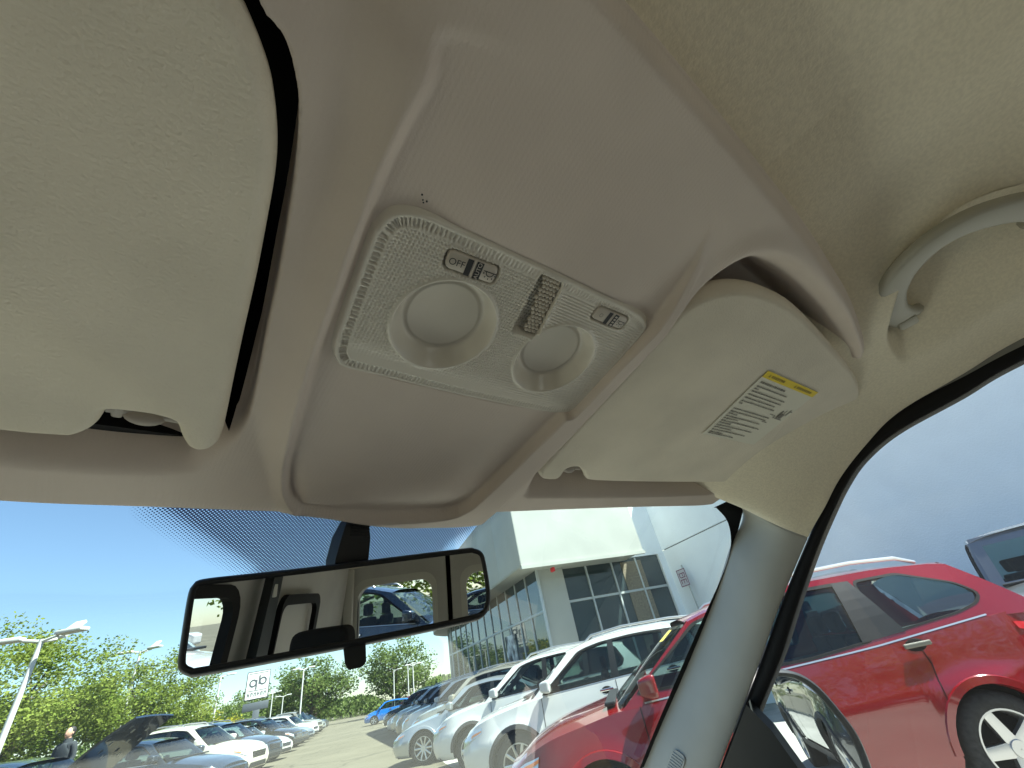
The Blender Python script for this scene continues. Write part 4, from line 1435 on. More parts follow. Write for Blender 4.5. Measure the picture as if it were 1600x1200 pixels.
def build_car(kind, wheel_style=0, detail=True):
    """returns list of (part name, mesh, parent index or None, loc, rot, is_paint)"""
    c = CARS[kind]
    L, W = c['L'], c['W']
    parts = []
    hw = W / 2
    X_ = lambda t: L / 2 - np.asarray(t) * L
    deck = lambda t: smooth_interp(c['deck'], np.asarray(t, float))
    roof = lambda t: smooth_interp(c['roof'], np.asarray(t, float), 0.02)
    wr = c['wr']; ra = wr + c['arch']
    wx = [float(X_(c['fw'])), float(X_(c['rw']))]
    ts = set([0, .002, .005, .010, .017, .026, .038, .052, .07, .09])
    ts |= set(np.linspace(.1, .94, 60)) | set([.95, .96, .97, .978, .986, .992, .997, 1.0])
    for tw in (c['fw'], c['rw']):
        for k in range(19):
            ts.add(tw + ra / L * math.cos(math.pi * k / 18))
    ts = sorted(ts)
    tt = [ts[0]]
    for t in ts[1:]:
        if t - tt[-1] > 0.0012: tt.append(t)
    ts = np.array(tt)

    def wid(t):
        f = np.clip((.13 - t) / .13, 0, 1); r_ = np.clip((t - .90) / .10, 0, 1)
        return hw * (1 - .30 * f ** 2.6) * (1 - (.16 if kind not in ('boxy', 'pickup') else .06) * r_ ** 2.6)

    def zbot(t):
        x = X_(t)
        z = np.full_like(x, c['sill'])
        z = z + .03 * np.clip((.1 - t) / .1, 0, 1) + .08 * np.clip((t - .9) / .1, 0, 1)
        for w_ in wx:
            d = ra * ra - (x - w_) ** 2
            z = np.where(d > 0, np.maximum(z, wr + np.sqrt(np.maximum(d, 0))), z)
        return z
    fz = [(0, .90), (.10, .955), (.40, .995), (.60, 1.0), (.66, .985), (.85, .965), (1.0, .945)]

    def nose(z, t):
        zt = deck(0.03)
        f = np.interp(z, [c['sill'], c['sill'] + .15, zt * .62, zt * .8, zt], [.07, .01, .0, .045, .16])
        g = np.interp(z, [c['sill'], c['sill'] + .2, .75, 1.2], [.05, 0, .02, .06])
        return -f * np.clip((.14 - t) / .14, 0, 1) ** 1.3 + g * np.clip((t - .88) / .12, 0, 1) ** 1.3

    def S(t, r, out=0.0):
        """point on the left body side; r 0 bottom..1 shoulder"""
        t = np.asarray(t, float); r = np.asarray(r, float)
        zb = zbot(t); zs = deck(t) - .035
        z = zb + (zs - zb) * r
        rel = (z - c['sill']) / (zs - c['sill'])
        f = np.interp(rel, [p[0] for p in fz], [p[1] for p in fz])
        # flared arches
        fl = 0
        for w_ in wx:
            dd_ = np.hypot(X_(t) - w_, z - wr)
            fl = fl + .022 * np.exp(-((dd_ - ra) / .09) ** 2)
        y = wid(t) * f + fl + out
        x = X_(t) + nose(z, t)
        return np.stack([x, y, z], -1)
    nr = 15
    rr_ = np.linspace(0, 1, nr)
    T, RR = np.meshgrid(ts, rr_, indexing='ij')
    side = S(T, RR)
    nT = len(ts)
    # top rows
    nk = 7
    ks = np.linspace(0, 1, nk)[1:]
    sh = side[:, -1]
    top = []
    dk = deck(ts)
    for k in ks:
        y = sh[:, 1] * (1 - k)
        z = sh[:, 2] + (dk + .03 - sh[:, 2]) * (1 - (1 - k) ** 3.0)
        x = sh[:, 0] + (X_(ts) - sh[:, 0]) * 0.0
        top.append(np.stack([x, y, z], -1))
    top = np.stack(top, 1)
    half = np.concatenate([side, top], 1)           # nT x (nr+nk-1) x 3
    mirr = half[:, ::-1].copy(); mirr[..., 1] *= -1
    full = np.concatenate([half, mirr[:, 1:]], 1)   # across the car
    nj = full.shape[1]
    idx = np.arange(nT * nj).reshape(nT, nj)
    V = full.reshape(-1, 3)
    Fb, Fi = [], []
    cab0, cab1 = c['tc'] + .012, (c['tbb'] - .004)
    tm = (ts[:-1] + ts[1:]) / 2
    for i in range(nT - 1):
        for j in range(nj - 1):
            q = (idx[i, j], idx[i, j + 1], idx[i + 1, j + 1], idx[i + 1, j])
            is_top = nr <= j < nj - nr - 0
            if is_top and cab0 < tm[i] < cab1: Fi.append(q)
            elif is_top and kind == 'pickup' and .64 < tm[i] < .985: Fi.append(q)
            else: Fb.append(q)
    # end caps
    for i, rev in ((0, False), (nT - 1, True)):
        for j in range(nj // 2):
            a, b = idx[i, j], idx[i, j + 1]
            c_, d_ = idx[i, nj - 2 - j], idx[i, nj - 1 - j]
            if b == c_: q = (a, b, d_)
            else: q = (a, b, c_, d_)
            Fb.append(q[::-1] if not rev else q)

    def mk(name, V, F, mat, sharp=38, smooth=True):
        me = bpy.data.meshes.new(name)
        me.from_pydata([tuple(map(float, v)) for v in V], [], [tuple(int(i) for i in f) for f in F])
        bm_ = bmesh.new(); bm_.from_mesh(me)
        bmesh.ops.delete(bm_, geom=[v for v in bm_.verts if not v.link_faces], context='VERTS')
        bm_.to_mesh(me); bm_.free()
        if mat: me.materials.append(mat)
        if smooth:
            me.polygons.foreach_set('use_smooth', [True] * len(me.polygons))
            me.set_sharp_from_angle(angle=R(sharp))
        return me
    I = {}

    def add(name, me, par=None, loc=(0, 0, 0), rot=(0, 0, 0), pnt=False):
        parts.append((name, me, par, loc, rot, pnt))
        return len(parts) - 1
    body = add('body', mk('body', V, Fb, None, 32), pnt=True)
    if Fi:
        V2 = V.copy(); V2[:, 2] -= .09
        add('cabin_floor', mk('cabin_floor', V2, Fi, M['interior']))
    # underbody and wheel wells
    bm = bmesh.new()
    box_bm(bm, (0, 0, c['sill'] + .12), (L * .93, W * .80, .22))
    for w_ in wx: box_bm(bm, (w_, 0, c['sill'] + .28), (ra * 1.9, W * .70, .5))
    me = bpy.data.meshes.new('underbody'); bm.to_mesh(me); bm.free(); me.materials.append(M['well'])
    add('underbody', me)
    # wheels
    ty, rim, bk = wheel_meshes(wr, wheel_style)
    for w_ in wx:
        for s in (1, -1):
            wi = add('wheel', ty, None, (w_, s * (hw - .13), wr), (0, 0, 0 if s > 0 else math.pi))
            add('rim', rim, wi)
            add('wheel_hub_back', bk, wi)
    # greenhouse
    zb_ = lambda t: deck(t) - .02
    yb, yrf = hw * .93, hw * .735
    if kind in ('boxy', 'pickup'): yrf = hw * .80

    def gy(t, z):
        z0, z1 = zb_(t), roof(np.clip(t, c['trf'], c['trr']))
        return yb + (yrf - yb) * np.clip((z - z0) / (z1 - z0), -.2, 1.1) + .02 * np.sin(np.pi * np.clip((z - z0) / (z1 - z0), 0, 1))

    def gside(s, off=0.0): return lambda t, z: (float(X_(t)), s * (float(gy(t, z)) + off), z)
    outer = [(c['tc'] - .004, float(zb_(c['tc'])) - .02)]
    outer += [(c['trf'] - .012, float(roof(c['trf'])) - .045)]
    for t in np.linspace(c['trf'] + .02, c['trr'] - .02, 14): outer.append((float(t), float(roof(t)) - .030))
    outer += [(c['trr'] + .006, float(roof(c['trr'])) - .05)]
    outer += [(c['tbb'] + .004, float(zb_(c['tbb'])) - .02)]
    for t in np.linspace(c['tbb'] - .02, c['tc'] + .02, 16): outer.append((float(t), float(zb_(t)) - .03))
    if 'dlo' in c:
        dlos = [c['dlo'], c['quarter']]
    else:
        t0, t1 = c['tc'] + .035, c['trf'] + .028
        d = [(t0, float(zb_(t0)) + .012), (t1, float(roof(t1)) - .085)]
        te = c['trr'] - (.035 if kind in ('suv', 'hatch', 'boxy') else .02)
        for t in np.linspace(t1 + .03, te, 9): d.append((float(t), float(roof(t)) - .085))
        tb = c['tbb'] - (.075 if kind in ('suv', 'hatch') else .06 if kind == 'sedan' else .03)
        d += [(tb, float(zb_(tb)) + (.13 if kind in ('suv', 'hatch') else .05))]
        if kind in ('suv', 'hatch'): d += [(tb - .015, float(zb_(tb)) + .03)]
        for t in np.linspace(tb - .04, t0 + .03, 7): d.append((float(t), float(zb_(t)) + .012))
        dlos = [d]
    rnd = [resample(spline(soft_poly(np.array(d) * [L, 1], .045), 1), .03) / [L, 1] for d in dlos]

    def fill_me(name, loops, mapf, mat, thick=0.0, s=1):
        bm = bmesh.new(); es = []
        for lp in loops:
            dl = []
            for a_, b_ in zip(lp, list(lp[1:]) + [lp[0]]):
                m_ = max(1, int(math.hypot((b_[0] - a_[0]) * L, b_[1] - a_[1]) / .07))
                dl += [(a_[0] + (b_[0] - a_[0]) * k_ / m_, a_[1] + (b_[1] - a_[1]) * k_ / m_) for k_ in range(m_)]
            vv = [bm.verts.new((p[0] * L, p[1], 0)) for p in dl]
            es += [bm.edges.new((vv[i], vv[(i + 1) % len(vv)])) for i in range(len(vv))]
        bmesh.ops.triangle_fill(bm, use_beauty=True, use_dissolve=False, edges=es, normal=(0, 0, 1))
        if thick:
            r_ = bmesh.ops.extrude_face_region(bm, geom=list(bm.faces))
            ev = {v for v in r_['geom'] if isinstance(v, bmesh.types.BMVert)}
        else: ev = set()
        for v in bm.verts:
            p = mapf(v.co.x / L, v.co.y)
            v.co = Vector((p[0], p[1] - (s * thick if v in ev else 0), p[2]))
        bmesh.ops.recalc_face_normals(bm, faces=bm.faces)
        me = bpy.data.meshes.new(name); bm.to_mesh(me); bm.free()
        if mat: me.materials.append(mat)
        return me
    for s in (1, -1):
        add('side_frame', fill_me('side_frame', [outer] + rnd, gside(s), None, .045, s), pnt=True)
        for d in rnd:
            cen = d.mean(0)
            big = cen + (d - cen) * [1.02, 1.03]
            sm = cen + (d - cen) * [.975, .94]
            wi = add('side_window', fill_me('side_window', [big], gside(s, -.012), M['carglass']))
            add('window_seal', fill_me('window_seal', [big, sm], gside(s, .003), M['rubber'], .012, s), wi)
        add('window_strip', fill_me('window_strip', [[(float(t), float(zb_(t)) + .004) for t in np.linspace(c['tc'] + .04, c['tbb'] - .09, 14)] + [(float(t), float(zb_(t)) - .006) for t in np.linspace(c['tbb'] - .09, c['tc'] + .04, 14)]], gside(s, .010), M['alloy'], .02, s))
        for tp in c['pill']:
            zb0, zt0 = float(zb_(tp)) + .01, float(roof(tp)) - .08
            lean = .012
            add('door_pillar', fill_me('door_pillar', [[(tp - .010, zb0), (tp + .014, zb0), (tp + .012 + lean, zt0), (tp - .008 + lean, zt0)]], gside(s, .004), M['black'], .03, s))
        if 'dlo' in c:
            add('door_pillar', fill_me('door_pillar', [[(.690, 1.10), (.765, 1.12), (.735, 1.555), (.705, 1.565)]], gside(s, .005), M['black'], .02, s))
    # roof panel
    tr = np.linspace(c['trf'] - .012, c['trr'] + .008, 22); us = np.linspace(-1, 1, 15)
    P = np.zeros((22, 15, 3))
    for i, t in enumerate(tr):
        z = float(roof(t))
        for j, u in enumerate(us):
            P[i, j] = (float(X_(t)) + .05 * (1 - u * u) * (1 if i < 3 else 0) * (3 - i) / 3, u * (yrf + .012), z + .012 - .052 * abs(u) ** 4)
    Vr = P.reshape(-1, 3); Fr = grid_faces(22, 15)
    Pl = P.copy(); Pl[..., 2] -= .03
    V2 = np.vstack([Vr, Pl.reshape(-1, 3)]); F2 = Fr + [tuple(i + 22 * 15 for i in f[::-1]) for f in Fr]
    ri = add('roof', mk('roof', V2, F2, None, 40), pnt=True)

    def screen(name, ta, tb, bow_a, bow_b, wa, wb, za, zb2):
        us = np.linspace(-1, 1, 13); vs2 = np.linspace(0, 1, 8)
        V = []
        for u in us:
            for v in vs2:
                t = ta + (tb - ta) * v
                V.append((float(X_(t)) + (bow_a * (1 - v) + bow_b * v) * (1 - u * u), u * (wa + (wb - wa) * v), za + (zb2 - za) * v + .012 * math.sin(math.pi * v)))
        return mk(name, V, grid_faces(13, 8), M['carglass'])
    add('windscreen', screen('windscreen', c['tc'] - .006, c['trf'] - .006, .10, .05, yb * .95, yrf * .97, float(zb_(c['tc'])) + .005, float(roof(c['trf'])) - .02))
    add('rear_window', screen('rear_window', c['tbb'] + .004, c['trr'] + .004, -.05, -.03, yb * .90, yrf * .95, float(zb_(c['tbb'])) + .02, float(roof(c['trr'])) - .02))
    if kind == 'boxy':
        ta, tb, za, zb2 = c['tc'] - .006, c['trf'] - .006, float(zb_(c['tc'])) + .005, float(roof(c['trf'])) - .02
        us2 = [-1.02, -.93, -.86, -.5, 0, .5, .86, .93, 1.02]; vs3 = [-.02, .05, .10, .5, .84, .92, 1.04]
        V = [(float(X_(ta + (tb - ta) * v)) + (.10 * (1 - v) + .05 * v) * (1 - min(1, u * u)) + .014, u * (yb * .95 + (yrf * .97 - yb * .95) * v), za + (zb2 - za) * v) for u in us2 for v in vs3]
        Fq = []
        for i_ in range(8):
            for j_ in range(6):
                if 2 <= i_ < 6 and 2 <= j_ < 4: continue
                Fq.append((i_ * 7 + j_, (i_ + 1) * 7 + j_, (i_ + 1) * 7 + j_ + 1, i_ * 7 + j_ + 1))
        add('windscreen_frame', mk('windscreen_frame', V, Fq, None), pnt=True)
    if c['rails']:
        for s in (1, -1):
            pts = [(float(X_(t)), s * (yrf - .05), float(roof(t)) + o_) for t, o_ in ((c['trf'] + .06, -.005), (c['trf'] + .085, .045), (c['trf'] + .2, .055), (c['trr'] - .14, .06), (c['trr'] - .06, .05), (c['trr'] - .03, .0))]
            v_, f_ = tube_mesh(pts, [.016, .018, .017, .017, .018, .016], 8)
            add('roof_rail', mk('roof_rail', v_, f_, M['alloy_rail'] if 'alloy_rail' in M else M['alloy']))
    if not detail: return parts
    # seats and dashboard
    x_f = float(X_((c['tc'] + c['trf']) / 2))
    xs_s = [float(X_(c['trf'] + .10)), float(X_(min(c['trr'] - .06, c['trf'] + .30)))]
    for k, xs0 in enumerate(xs_s if kind != 'pickup' else xs_s[:1]):
        for yo in ((-.38, .38) if k == 0 else (-.42, 0, .42)):
            zt = float(deck(.5))
            bm = bmesh.new(); box_bm(bm, (xs0, yo, zt - .02), (.12, .40, .22), .03)
            me = bpy.data.meshes.new('seat'); bm.to_mesh(me); bm.free(); me.materials.append(M['interior'])
            si_ = add('seat', me)
            bm = bmesh.new(); box_bm(bm, (xs0 - .02, yo, zt + .20), (.09, .25, .18), .035)
            me = bpy.data.meshes.new('headrest'); bm.to_mesh(me); bm.free(); me.materials.append(M['interior'])
            add('headrest', me, si_)
    # patches that follow the body surface
    def patch(t0, t1, r0, r1, out, n=10, m=6, shape=None, s=1):
        V = []
        for i in range(n):
            t = t0 + (t1 - t0) * i / (n - 1)
            for j in range(m):
                v = j / (m - 1)
                r = r0 + (r1 - r0) * v
                if shape: r = shape(i / (n - 1), v)
                p = S(np.array([t]), np.array([r]), out)[0]
                V.append((p[0] + out * (1.5 if t < .05 else 0), s * p[1], p[2]))
        return V, grid_faces(n, m)
    for s in (1, -1):
        lo, hi = (.70, .93)
        v_, f_ = patch(.0, .075, lo, hi, .008, 14, 6, lambda a, v: (lo + (.10 * a)) + (hi - lo - .12 * a) * v, s)
        hi_ = add('headlight', mk('headlight', v_, f_, M['headlamp']))
        if kind == 'wagon':
            v_, f_ = patch(.03, .075, lo, hi, .013, 8, 4, lambda a, v: .80 + .05 * a + (.07 - .03 * a) * v, s)
            add('turn_signal', mk('turn_signal', v_, f_, M['amber']), hi_)
        else:
            v_, f_ = patch(.035, .072, lo, hi, .012, 6, 4, lambda a, v: .78 + .05 * a + (.06 - .03 * a) * v, s)
            add('turn_signal', mk('turn_signal', v_, f_, M['amber']), hi_)
        v_, f_ = patch(.925, 1.0, .66, .92, .008, 12, 6, lambda a, v: (.86 - .16 * a) + (.06 + .09 * a) * v, s)
        add('tail_light', mk('tail_light', v_, f_, M['taillamp']))
        # panel gaps
        for t_, lean in (((c['tc'] + .03), .0), (c['pill'][0], .0), ((c['rw'] - ra / L * .55), 0.0)):
            v_, f_ = [], []
            for j in range(14):
                r = .06 + .94 * j / 13
                for dt in (-.0009, .0009):
                    tq = t_ + dt
                    if abs(t_ - (c['rw'] - ra / L * .55)) < 1e-6: tq = t_ - .035 * max(0, .55 - r) + dt
                    p = S(np.array([tq]), np.array([r]), .003)[0]
                    v_.append((p[0], s * p[1], p[2]))
            f_ = [(2 * j, 2 * j + 1, 2 * j + 3, 2 * j + 2) for j in range(13)]
            add('panel_gap', mk('panel_gap', v_, f_, M['seam'], smooth=False))
        # handles
        for t_ in (c['pill'][0] - .035, c['rw'] - ra / L - .012 + .045):
            p = S(np.array([t_]), np.array([.87]))[0]
            bm = bmesh.new()
            bmesh.ops.create_uvsphere(bm, u_segments=14, v_segments=8, radius=1)
            bmesh.ops.scale(bm, vec=(.085, .012, .055), verts=bm.verts)
            me = bpy.data.meshes.new('handle_recess'); bm.to_mesh(me); bm.free(); me.materials.append(M['seam'])
            bm = bmesh.new()
            box_bm(bm, (0, .028, .012), (.21, .022, .034), .009)
            m2 = bpy.data.meshes.new('door_handle'); bm.to_mesh(m2); bm.free(); m2.materials.append(M['handle_grey'] if kind == 'wagon' else M['chrome'])
            h_ = add('door_handle', m2, None, (p[0], s * (p[1] - .004), p[2]), (0, 0, 0 if s > 0 else math.pi))
            add('handle_recess', me, h_)
        # mirrors
        bm = bmesh.new()
        bmesh.ops.create_cube(bm, size=1)
        bmesh.ops.subdivide_edges(bm, edges=bm.edges, cuts=2, use_grid_fill=True)
        bmesh.ops.scale(bm, vec=(.15, .22, .16), verts=bm.verts)
        for v in bm.verts:
            k_ = 1 - .35 * max(0, v.co.x / .075)
            v.co.z *= k_; v.co.y *= (1 - .2 * max(0, v.co.x / .075))
        bmesh.ops.bevel(bm, geom=list(bm.edges), offset=.012, segments=1, affect='EDGES')
        me = bpy.data.meshes.new('mirror_cap'); bm.to_mesh(me); bm.free()
        me.polygons.foreach_set('use_smooth', [True] * len(me.polygons))
        tm_ = c['tc'] + .052
        mi = add('door_mirror', me, None, (float(X_(tm_)), s * (yb + .13), float(zb_(tm_)) + .11), (0, 0, 0), True)
        bm = bmesh.new(); box_bm(bm, (.0, -s * .10, -.055), (.06, .12, .04), .01)
        me = bpy.data.meshes.new('mirror_arm'); bm.to_mesh(me); bm.free(); me.materials.append(M['black'])
        add('mirror_arm', me, mi)
        # sill cladding and arch lips
        if kind in ('suv', 'wagon', 'pickup', 'boxy') and kind != 'wagon':
            v_, f_ = patch(c['fw'] + ra / L + .005, c['rw'] - ra / L - .005, 0, .16, .012, 12, 3, None, s)
            add('sill_cladding', mk('sill_cladding', v_, f_, M['cladding']))
        for w_, tw in zip(wx, (c['fw'], c['rw'])):
            V_ = []
            for k in range(21):
                a = math.pi * (.02 + .96 * k / 20)
                for rad, o_ in ((ra - .012, -.04), (ra - .004, .012), (ra + .045, .012), (ra + .055, -.01)):
                    x = w_ + rad * math.cos(a); z = wr + rad * math.sin(a)
                    t = (L / 2 - x) / L
                    zb2 = c['sill']; zs = float(deck(t)) - .035
                    rel = (z - zb2) / (zs - zb2)
                    y = float(wid(np.array(t))) * np.interp(rel, [p[0] for p in fz], [p[1] for p in fz]) + .022 * math.exp(-((rad - ra) / .09) ** 2) + o_
                    V_.append((x + float(nose(np.array(z), np.array(t))), s * y, max(z, c['sill'])))
            add('wheel_arch', mk('wheel_arch', V_, grid_faces(21, 4), M['cladding'] if kind in ('suv', 'boxy', 'pickup') else None, 50), pnt=kind not in ('suv', 'boxy', 'pickup'))
    # front face: grille, lower intake, plate, bumper strip
    xf = L / 2
    zt = float(deck(.0))
    wf = float(wid(np.array(0.0)))

    def front(name, y0, y1, z0, z1, mat, out, bev=.01):
        zc = (z0 + z1) / 2
        bm = bmesh.new()
        box_bm(bm, (xf + float(nose(np.array(zc), np.array(0.0))) + out, (y0 + y1) / 2, zc), (.05, y1 - y0, z1 - z0), bev)
        me = bpy.data.meshes.new(name); bm.to_mesh(me); bm.free(); me.materials.append(mat)
        return add(name, me)
    gi = front('grille', -wf * .62, wf * .62, zt * .70, zt * .90, M['black'], .004)
    for k in range(4):
        z = zt * (.73 + .05 * k)
        bm = bmesh.new(); box_bm(bm, (xf + float(nose(np.array(zt * .8), np.array(0.0))) + .03, 0, z), (.016, wf * 1.2, .014), .003)
        me = bpy.data.meshes.new('grille_bar'); bm.to_mesh(me); bm.free(); me.materials.append(M['chrome'])
        add('grille_bar', me, gi)
    front('lower_intake', -wf * .75, wf * .75, c['sill'] + .06, c['sill'] + .18, M['black'], .006)
    # wipers / cowl
    bm = bmesh.new(); box_bm(bm, (float(X_(c['tc'])) + .11, 0, float(deck(c['tc'])) + .018), (.10, W * .80, .03), .01)
    me = bpy.data.meshes.new('cowl'); bm.to_mesh(me); bm.free(); me.materials.append(M['black'])
    add('cowl', me)
    # rear plate
    bm = bmesh.new(); box_bm(bm, (-L / 2 - .005, 0, .85), (.02, .34, .16), .004)
    me = bpy.data.meshes.new('number_plate'); bm.to_mesh(me); bm.free(); me.materials.append(M['plate'])
    add('number_plate', me)
    return parts


_car_cache = {}
CAR_Z = {}


def place_car(name, kind, label, cat, color, nose_xy, heading, group=None, style=0, z=None, by='nose', detail=True):
    """nose_xy: ground point below the middle of the front bumper; heading azimuth in degrees clockwise from +Y"""
    key = (kind, style, detail)
    if key not in _car_cache: _car_cache[key] = build_car(kind, style, detail)
    a = R(90.0 - heading)
    L = CARS[kind]['L']
    hx, hy = math.cos(a), math.sin(a)
    cx, cy = (nose_xy[0] - hx * L / 2, nose_xy[1] - hy * L / 2) if by == 'nose' else nose_xy
    z0 = float(gz(np.array(cx), np.array(cy))) if z is None else z
    root = thing(name, label, cat, (cx, cy, z0 - 0.005), a, group)
    # follow the ground's tilt
    zf = float(gz(np.array(cx + hx), np.array(cy + hy))); zl = float(gz(np.array(cx - hy), np.array(cy + hx)))
    if z is None:
        root.rotation_euler = (math.atan(zl - z0), -math.atan(zf - z0), a)
    objs = []
    for (pn, me, par, loc, rot, pnt) in _car_cache[key]:
        o = bpy.data.objects.new(pn, me)
        link(o)
        o.parent = root if par is None else objs[par]
        o.location = loc; o.rotation_euler = rot
        if pnt:
            if not me.materials: me.materials.append(None)
            o.material_slots[0].link = 'OBJECT'
            o.material_slots[0].material = PAINT[color]
        objs.append(o)
    return root

# ------------------------------------------------------------------ parked cars
def sq(s, q): return (S_DIR[0] * s + Q_DIR[0] * q, S_DIR[1] * s + Q_DIR[1] * q)


GR, GL = 'cars parked along the building side of the aisle', 'cars parked along the far side of the aisle'
red = place_car('red_car', 'wagon', 'bright red wagon with black roof rails parked right beside the van', 'car', 'red', (3.47, 4.47), -38.0, GR, 0)
place_car('white_car', 'suv', 'white sport utility car parked next to the red wagon', 'car', 'white', (5.0, 7.5), -40.0, GR, 1)
place_car('white_car', 'suv', 'white sport utility car with roof rails between the other white car and silver sedan', 'car', 'white', (6.05, 10.25), -40.0, GR, 0)
place_car('silver_car', 'sedan', 'silver sedan with multi-spoke wheels nosing into the aisle', 'car', 'silver', (6.55, 13.2), -42.0, GR, 1)
right = [('tan_car', 'suv', 'pale tan sport utility car two places past the silver sedan', 'tan', 16.6), ('white_car', 'suv', 'white sport utility car in the middle of the building row', 'white', 19.6),
         ('grey_car', 'suv', 'grey sport utility car parked beyond the middle white one', 'grey', 22.6), ('silver_car', 'suv', 'silver sport utility car far along the building row', 'silver', 26.0),
         ('white_car', 'sedan', 'white sedan far along the building row', 'white', 29.5), ('dark_car', 'suv', 'dark sport utility car near the far end of the building row', 'dark', 33.5)]
for nm, kd, lb, co_, s in right:
    n_ = sq(s, -1.75)
    place_car(nm, kd, lb, 'car', co_, n_, -40.0, GR, 0)
n_ = sq(48.0, -0.6)
place_car('blue_car', 'hatch', 'bright blue hatchback at the far end of the aisle', 'car', 'blue', n_, -60.0, GR, 0)
place_car('red_car', 'hatch', 'small red hatchback half hidden behind the blue one', 'car', 'red', sq(53.0, -3.0), -50.0, GR, 0)

# price sticker inside the red wagon's windscreen
_c = CARS['wagon']
def _ws(u, v):
    ta, tb = _c['tc'] - .006, _c['trf'] - .006
    t = ta + (tb - ta) * v
    return (_c['L'] / 2 - t * _c['L'] + (.10 * (1 - v) + .05 * v) * (1 - u * u) + .012, u * (.83 + (.67 - .83) * v), 1.02 + .53 * v + .02)
V = [_ws(.60, .70), _ws(.84, .70), _ws(.84, .84), _ws(.60, .84)]
mesh_obj('price_sticker', V, [(0, 1, 2, 3)], pbr('sticker_yellow', (0.75, 0.62, 0.10), 0.6), red, False)

c1 = place_car('dark_sedan', 'sedan', 'dark sedan with its bonnet raised, beside the standing person', 'car', 'navy', sq(12.9, 4.0), 122.0, GL, 0)
# raised bonnet of the first sedan
cs = CARS['sedan']
hl = 1.42
V, F = [], []
for i in range(9):
    u = i / 8
    for j in range(9):
        w = (j / 4 - 1)
        V.append((hl * u, w * (.80 - .10 * u ** 3), .03 * (1 - w * w) + .05 * math.sin(math.pi * u)))
F = grid_faces(9, 9)
V2 = [(x, y * .97, z - .035) for x, y, z in V]
F2 = F + [tuple(i + 81 for i in f[::-1]) for f in F]
b_ = list(range(0, 81, 9)); e_ = list(range(8, 81, 9))
for ring_ in ([k for k in range(9)], [72 + k for k in range(9)], b_, e_):
    for a, b in zip(ring_[:-1], ring_[1:]): F2.append((a, b, b + 81, a + 81))
bon = mesh_obj('bonnet', V + V2, F2, paint('navy', (0, 0, 0)), c1, True, 40)
bon.location = (cs['L'] / 2 - .29 * cs['L'] + .10, 0, .95)
bon.rotation_euler = (0, R(-38), 0)
bon['label'] = 'raised dark bonnet with punched underside'
for k, (a, b) in enumerate(((.3, -.4), (.55, -.15), (.55, .35), (.85, -.45), (.85, .1), (.85, .5), (1.1, -.2), (1.1, .3))):
    box('bonnet_hole', (a, b, -.012), (.07, .05, .012), M['alloy'], bon)
eng = box('engine_bay', (cs['L'] / 2 - .62, 0, .80), (1.0, 1.2, .12), M['well'], c1, bevel=.03)

left = [('dark_sedan', 'sedan', 'dark blue sedan next to the one with the raised bonnet', 'navy', 16.2), ('cream_car', 'suv', 'cream white sport utility car between two dark ones', 'cream', 19.4),
        ('dark_car', 'suv', 'dark sport utility car with chrome grille left of the white sedan', 'navy', 22.8), ('white_sedan', 'sedan', 'white sedan in the far row with its nose in the aisle', 'white', 26.4),
        ('black_car', 'suv', 'black sport utility car with big wheels beside the white sedan', 'black', 31.2), ('black_car', 'sedan', 'black sedan just past the black sport utility car', 'black', 35.2),
        ('silver_car', 'sedan', 'silver sedan in the far row past the black sedan', 'silver', 39.0), ('white_car', 'suv', 'white sport utility car in the far row near its end', 'white', 43.0),
        ('tan_pickup', 'pickup', 'tan pickup truck near the end of the far row', 'tan', 47.5), ('silver_car', 'suv', 'silver sport utility car behind the tan pickup', 'silver', 52.0),
        ('dark_car', 'suv', 'dark sport utility car at the very end of the far row', 'dark', 57.0)]
for nm, kd, lb, co_, s in left:
    place_car(nm, kd, lb, 'truck' if kd == 'pickup' else 'car', co_, sq(s, 3.0), 128.0, GL, 0)
# behind the red wagon
place_car('grey_jeep', 'boxy', 'boxy grey off-road car with upright windscreen behind the red wagon', 'car', 'grey', (7.45, -0.35), -95.0, None, 0)
place_car('dark_pickup', 'pickup', 'dark pickup truck mostly hidden behind the red wagon roof', 'truck', 'dark', (8.6, 3.1), -95.0, None, 0)
# behind the van, seen in its mirrors
place_car('dark_suv', 'suv', 'dark sport utility car seen through the rear window in the mirror', 'car', 'navy', (0.6, -7.2), 80.0, None, 0)
place_car('white_car', 'suv', 'white sport utility car reflected in the driver side of the mirror', 'car', 'white', (-2.3, -4.5), 85.0, None, 0)
place_car('dark_car', 'suv', 'dark car reflected in the passenger door mirror', 'car', 'dark', (3.9, -3.4), -10.0, None, 0)
place_car('white_car', 'sedan', 'white sedan reflected low in the passenger door mirror', 'car', 'white', (6.6, -3.2), -12.0, None, 0)
place_car('black_car', 'sedan', 'black sedan reflected at the edge of the rear-view mirror', 'car', 'black', (3.2, -11.0), 80.0, None, 0)

# ------------------------------------------------------------------ passenger door mirror of the van
sm = thing('door_mirror', 'black passenger door mirror reflecting parked cars', 'mirror', (1.28, 0.60, 1.20))
_n = Vector((-0.4104, -0.9119, 0.05)).normalized()
_s = Vector((0.9119, -0.4104, 0)).normalized()
_uu = _s.cross(_n)
if _uu.z < 0: _uu = -_uu
SMP = D3 = [(1.2563, 0.5672, 1.3297), (1.2968, 0.549, 1.3269), (1.3577, 0.5215, 1.3094), (1.3981, 0.5033, 1.2746), (1.4232, 0.492, 1.2182), (1.4353, 0.4866, 1.1669), (1.4247, 0.4914, 1.110), (1.40, 0.502, 1.06),
            (1.30, 0.545, 1.02), (1.20, 0.59, 1.03), (1.165, 0.605, 1.10), (1.17, 0.60, 1.20), (1.20, 0.59, 1.295)]
L2 = np.array([((Vector(p) - sm.location).dot(_s), (Vector(p) - sm.location).dot(_uu)) for p in SMP])
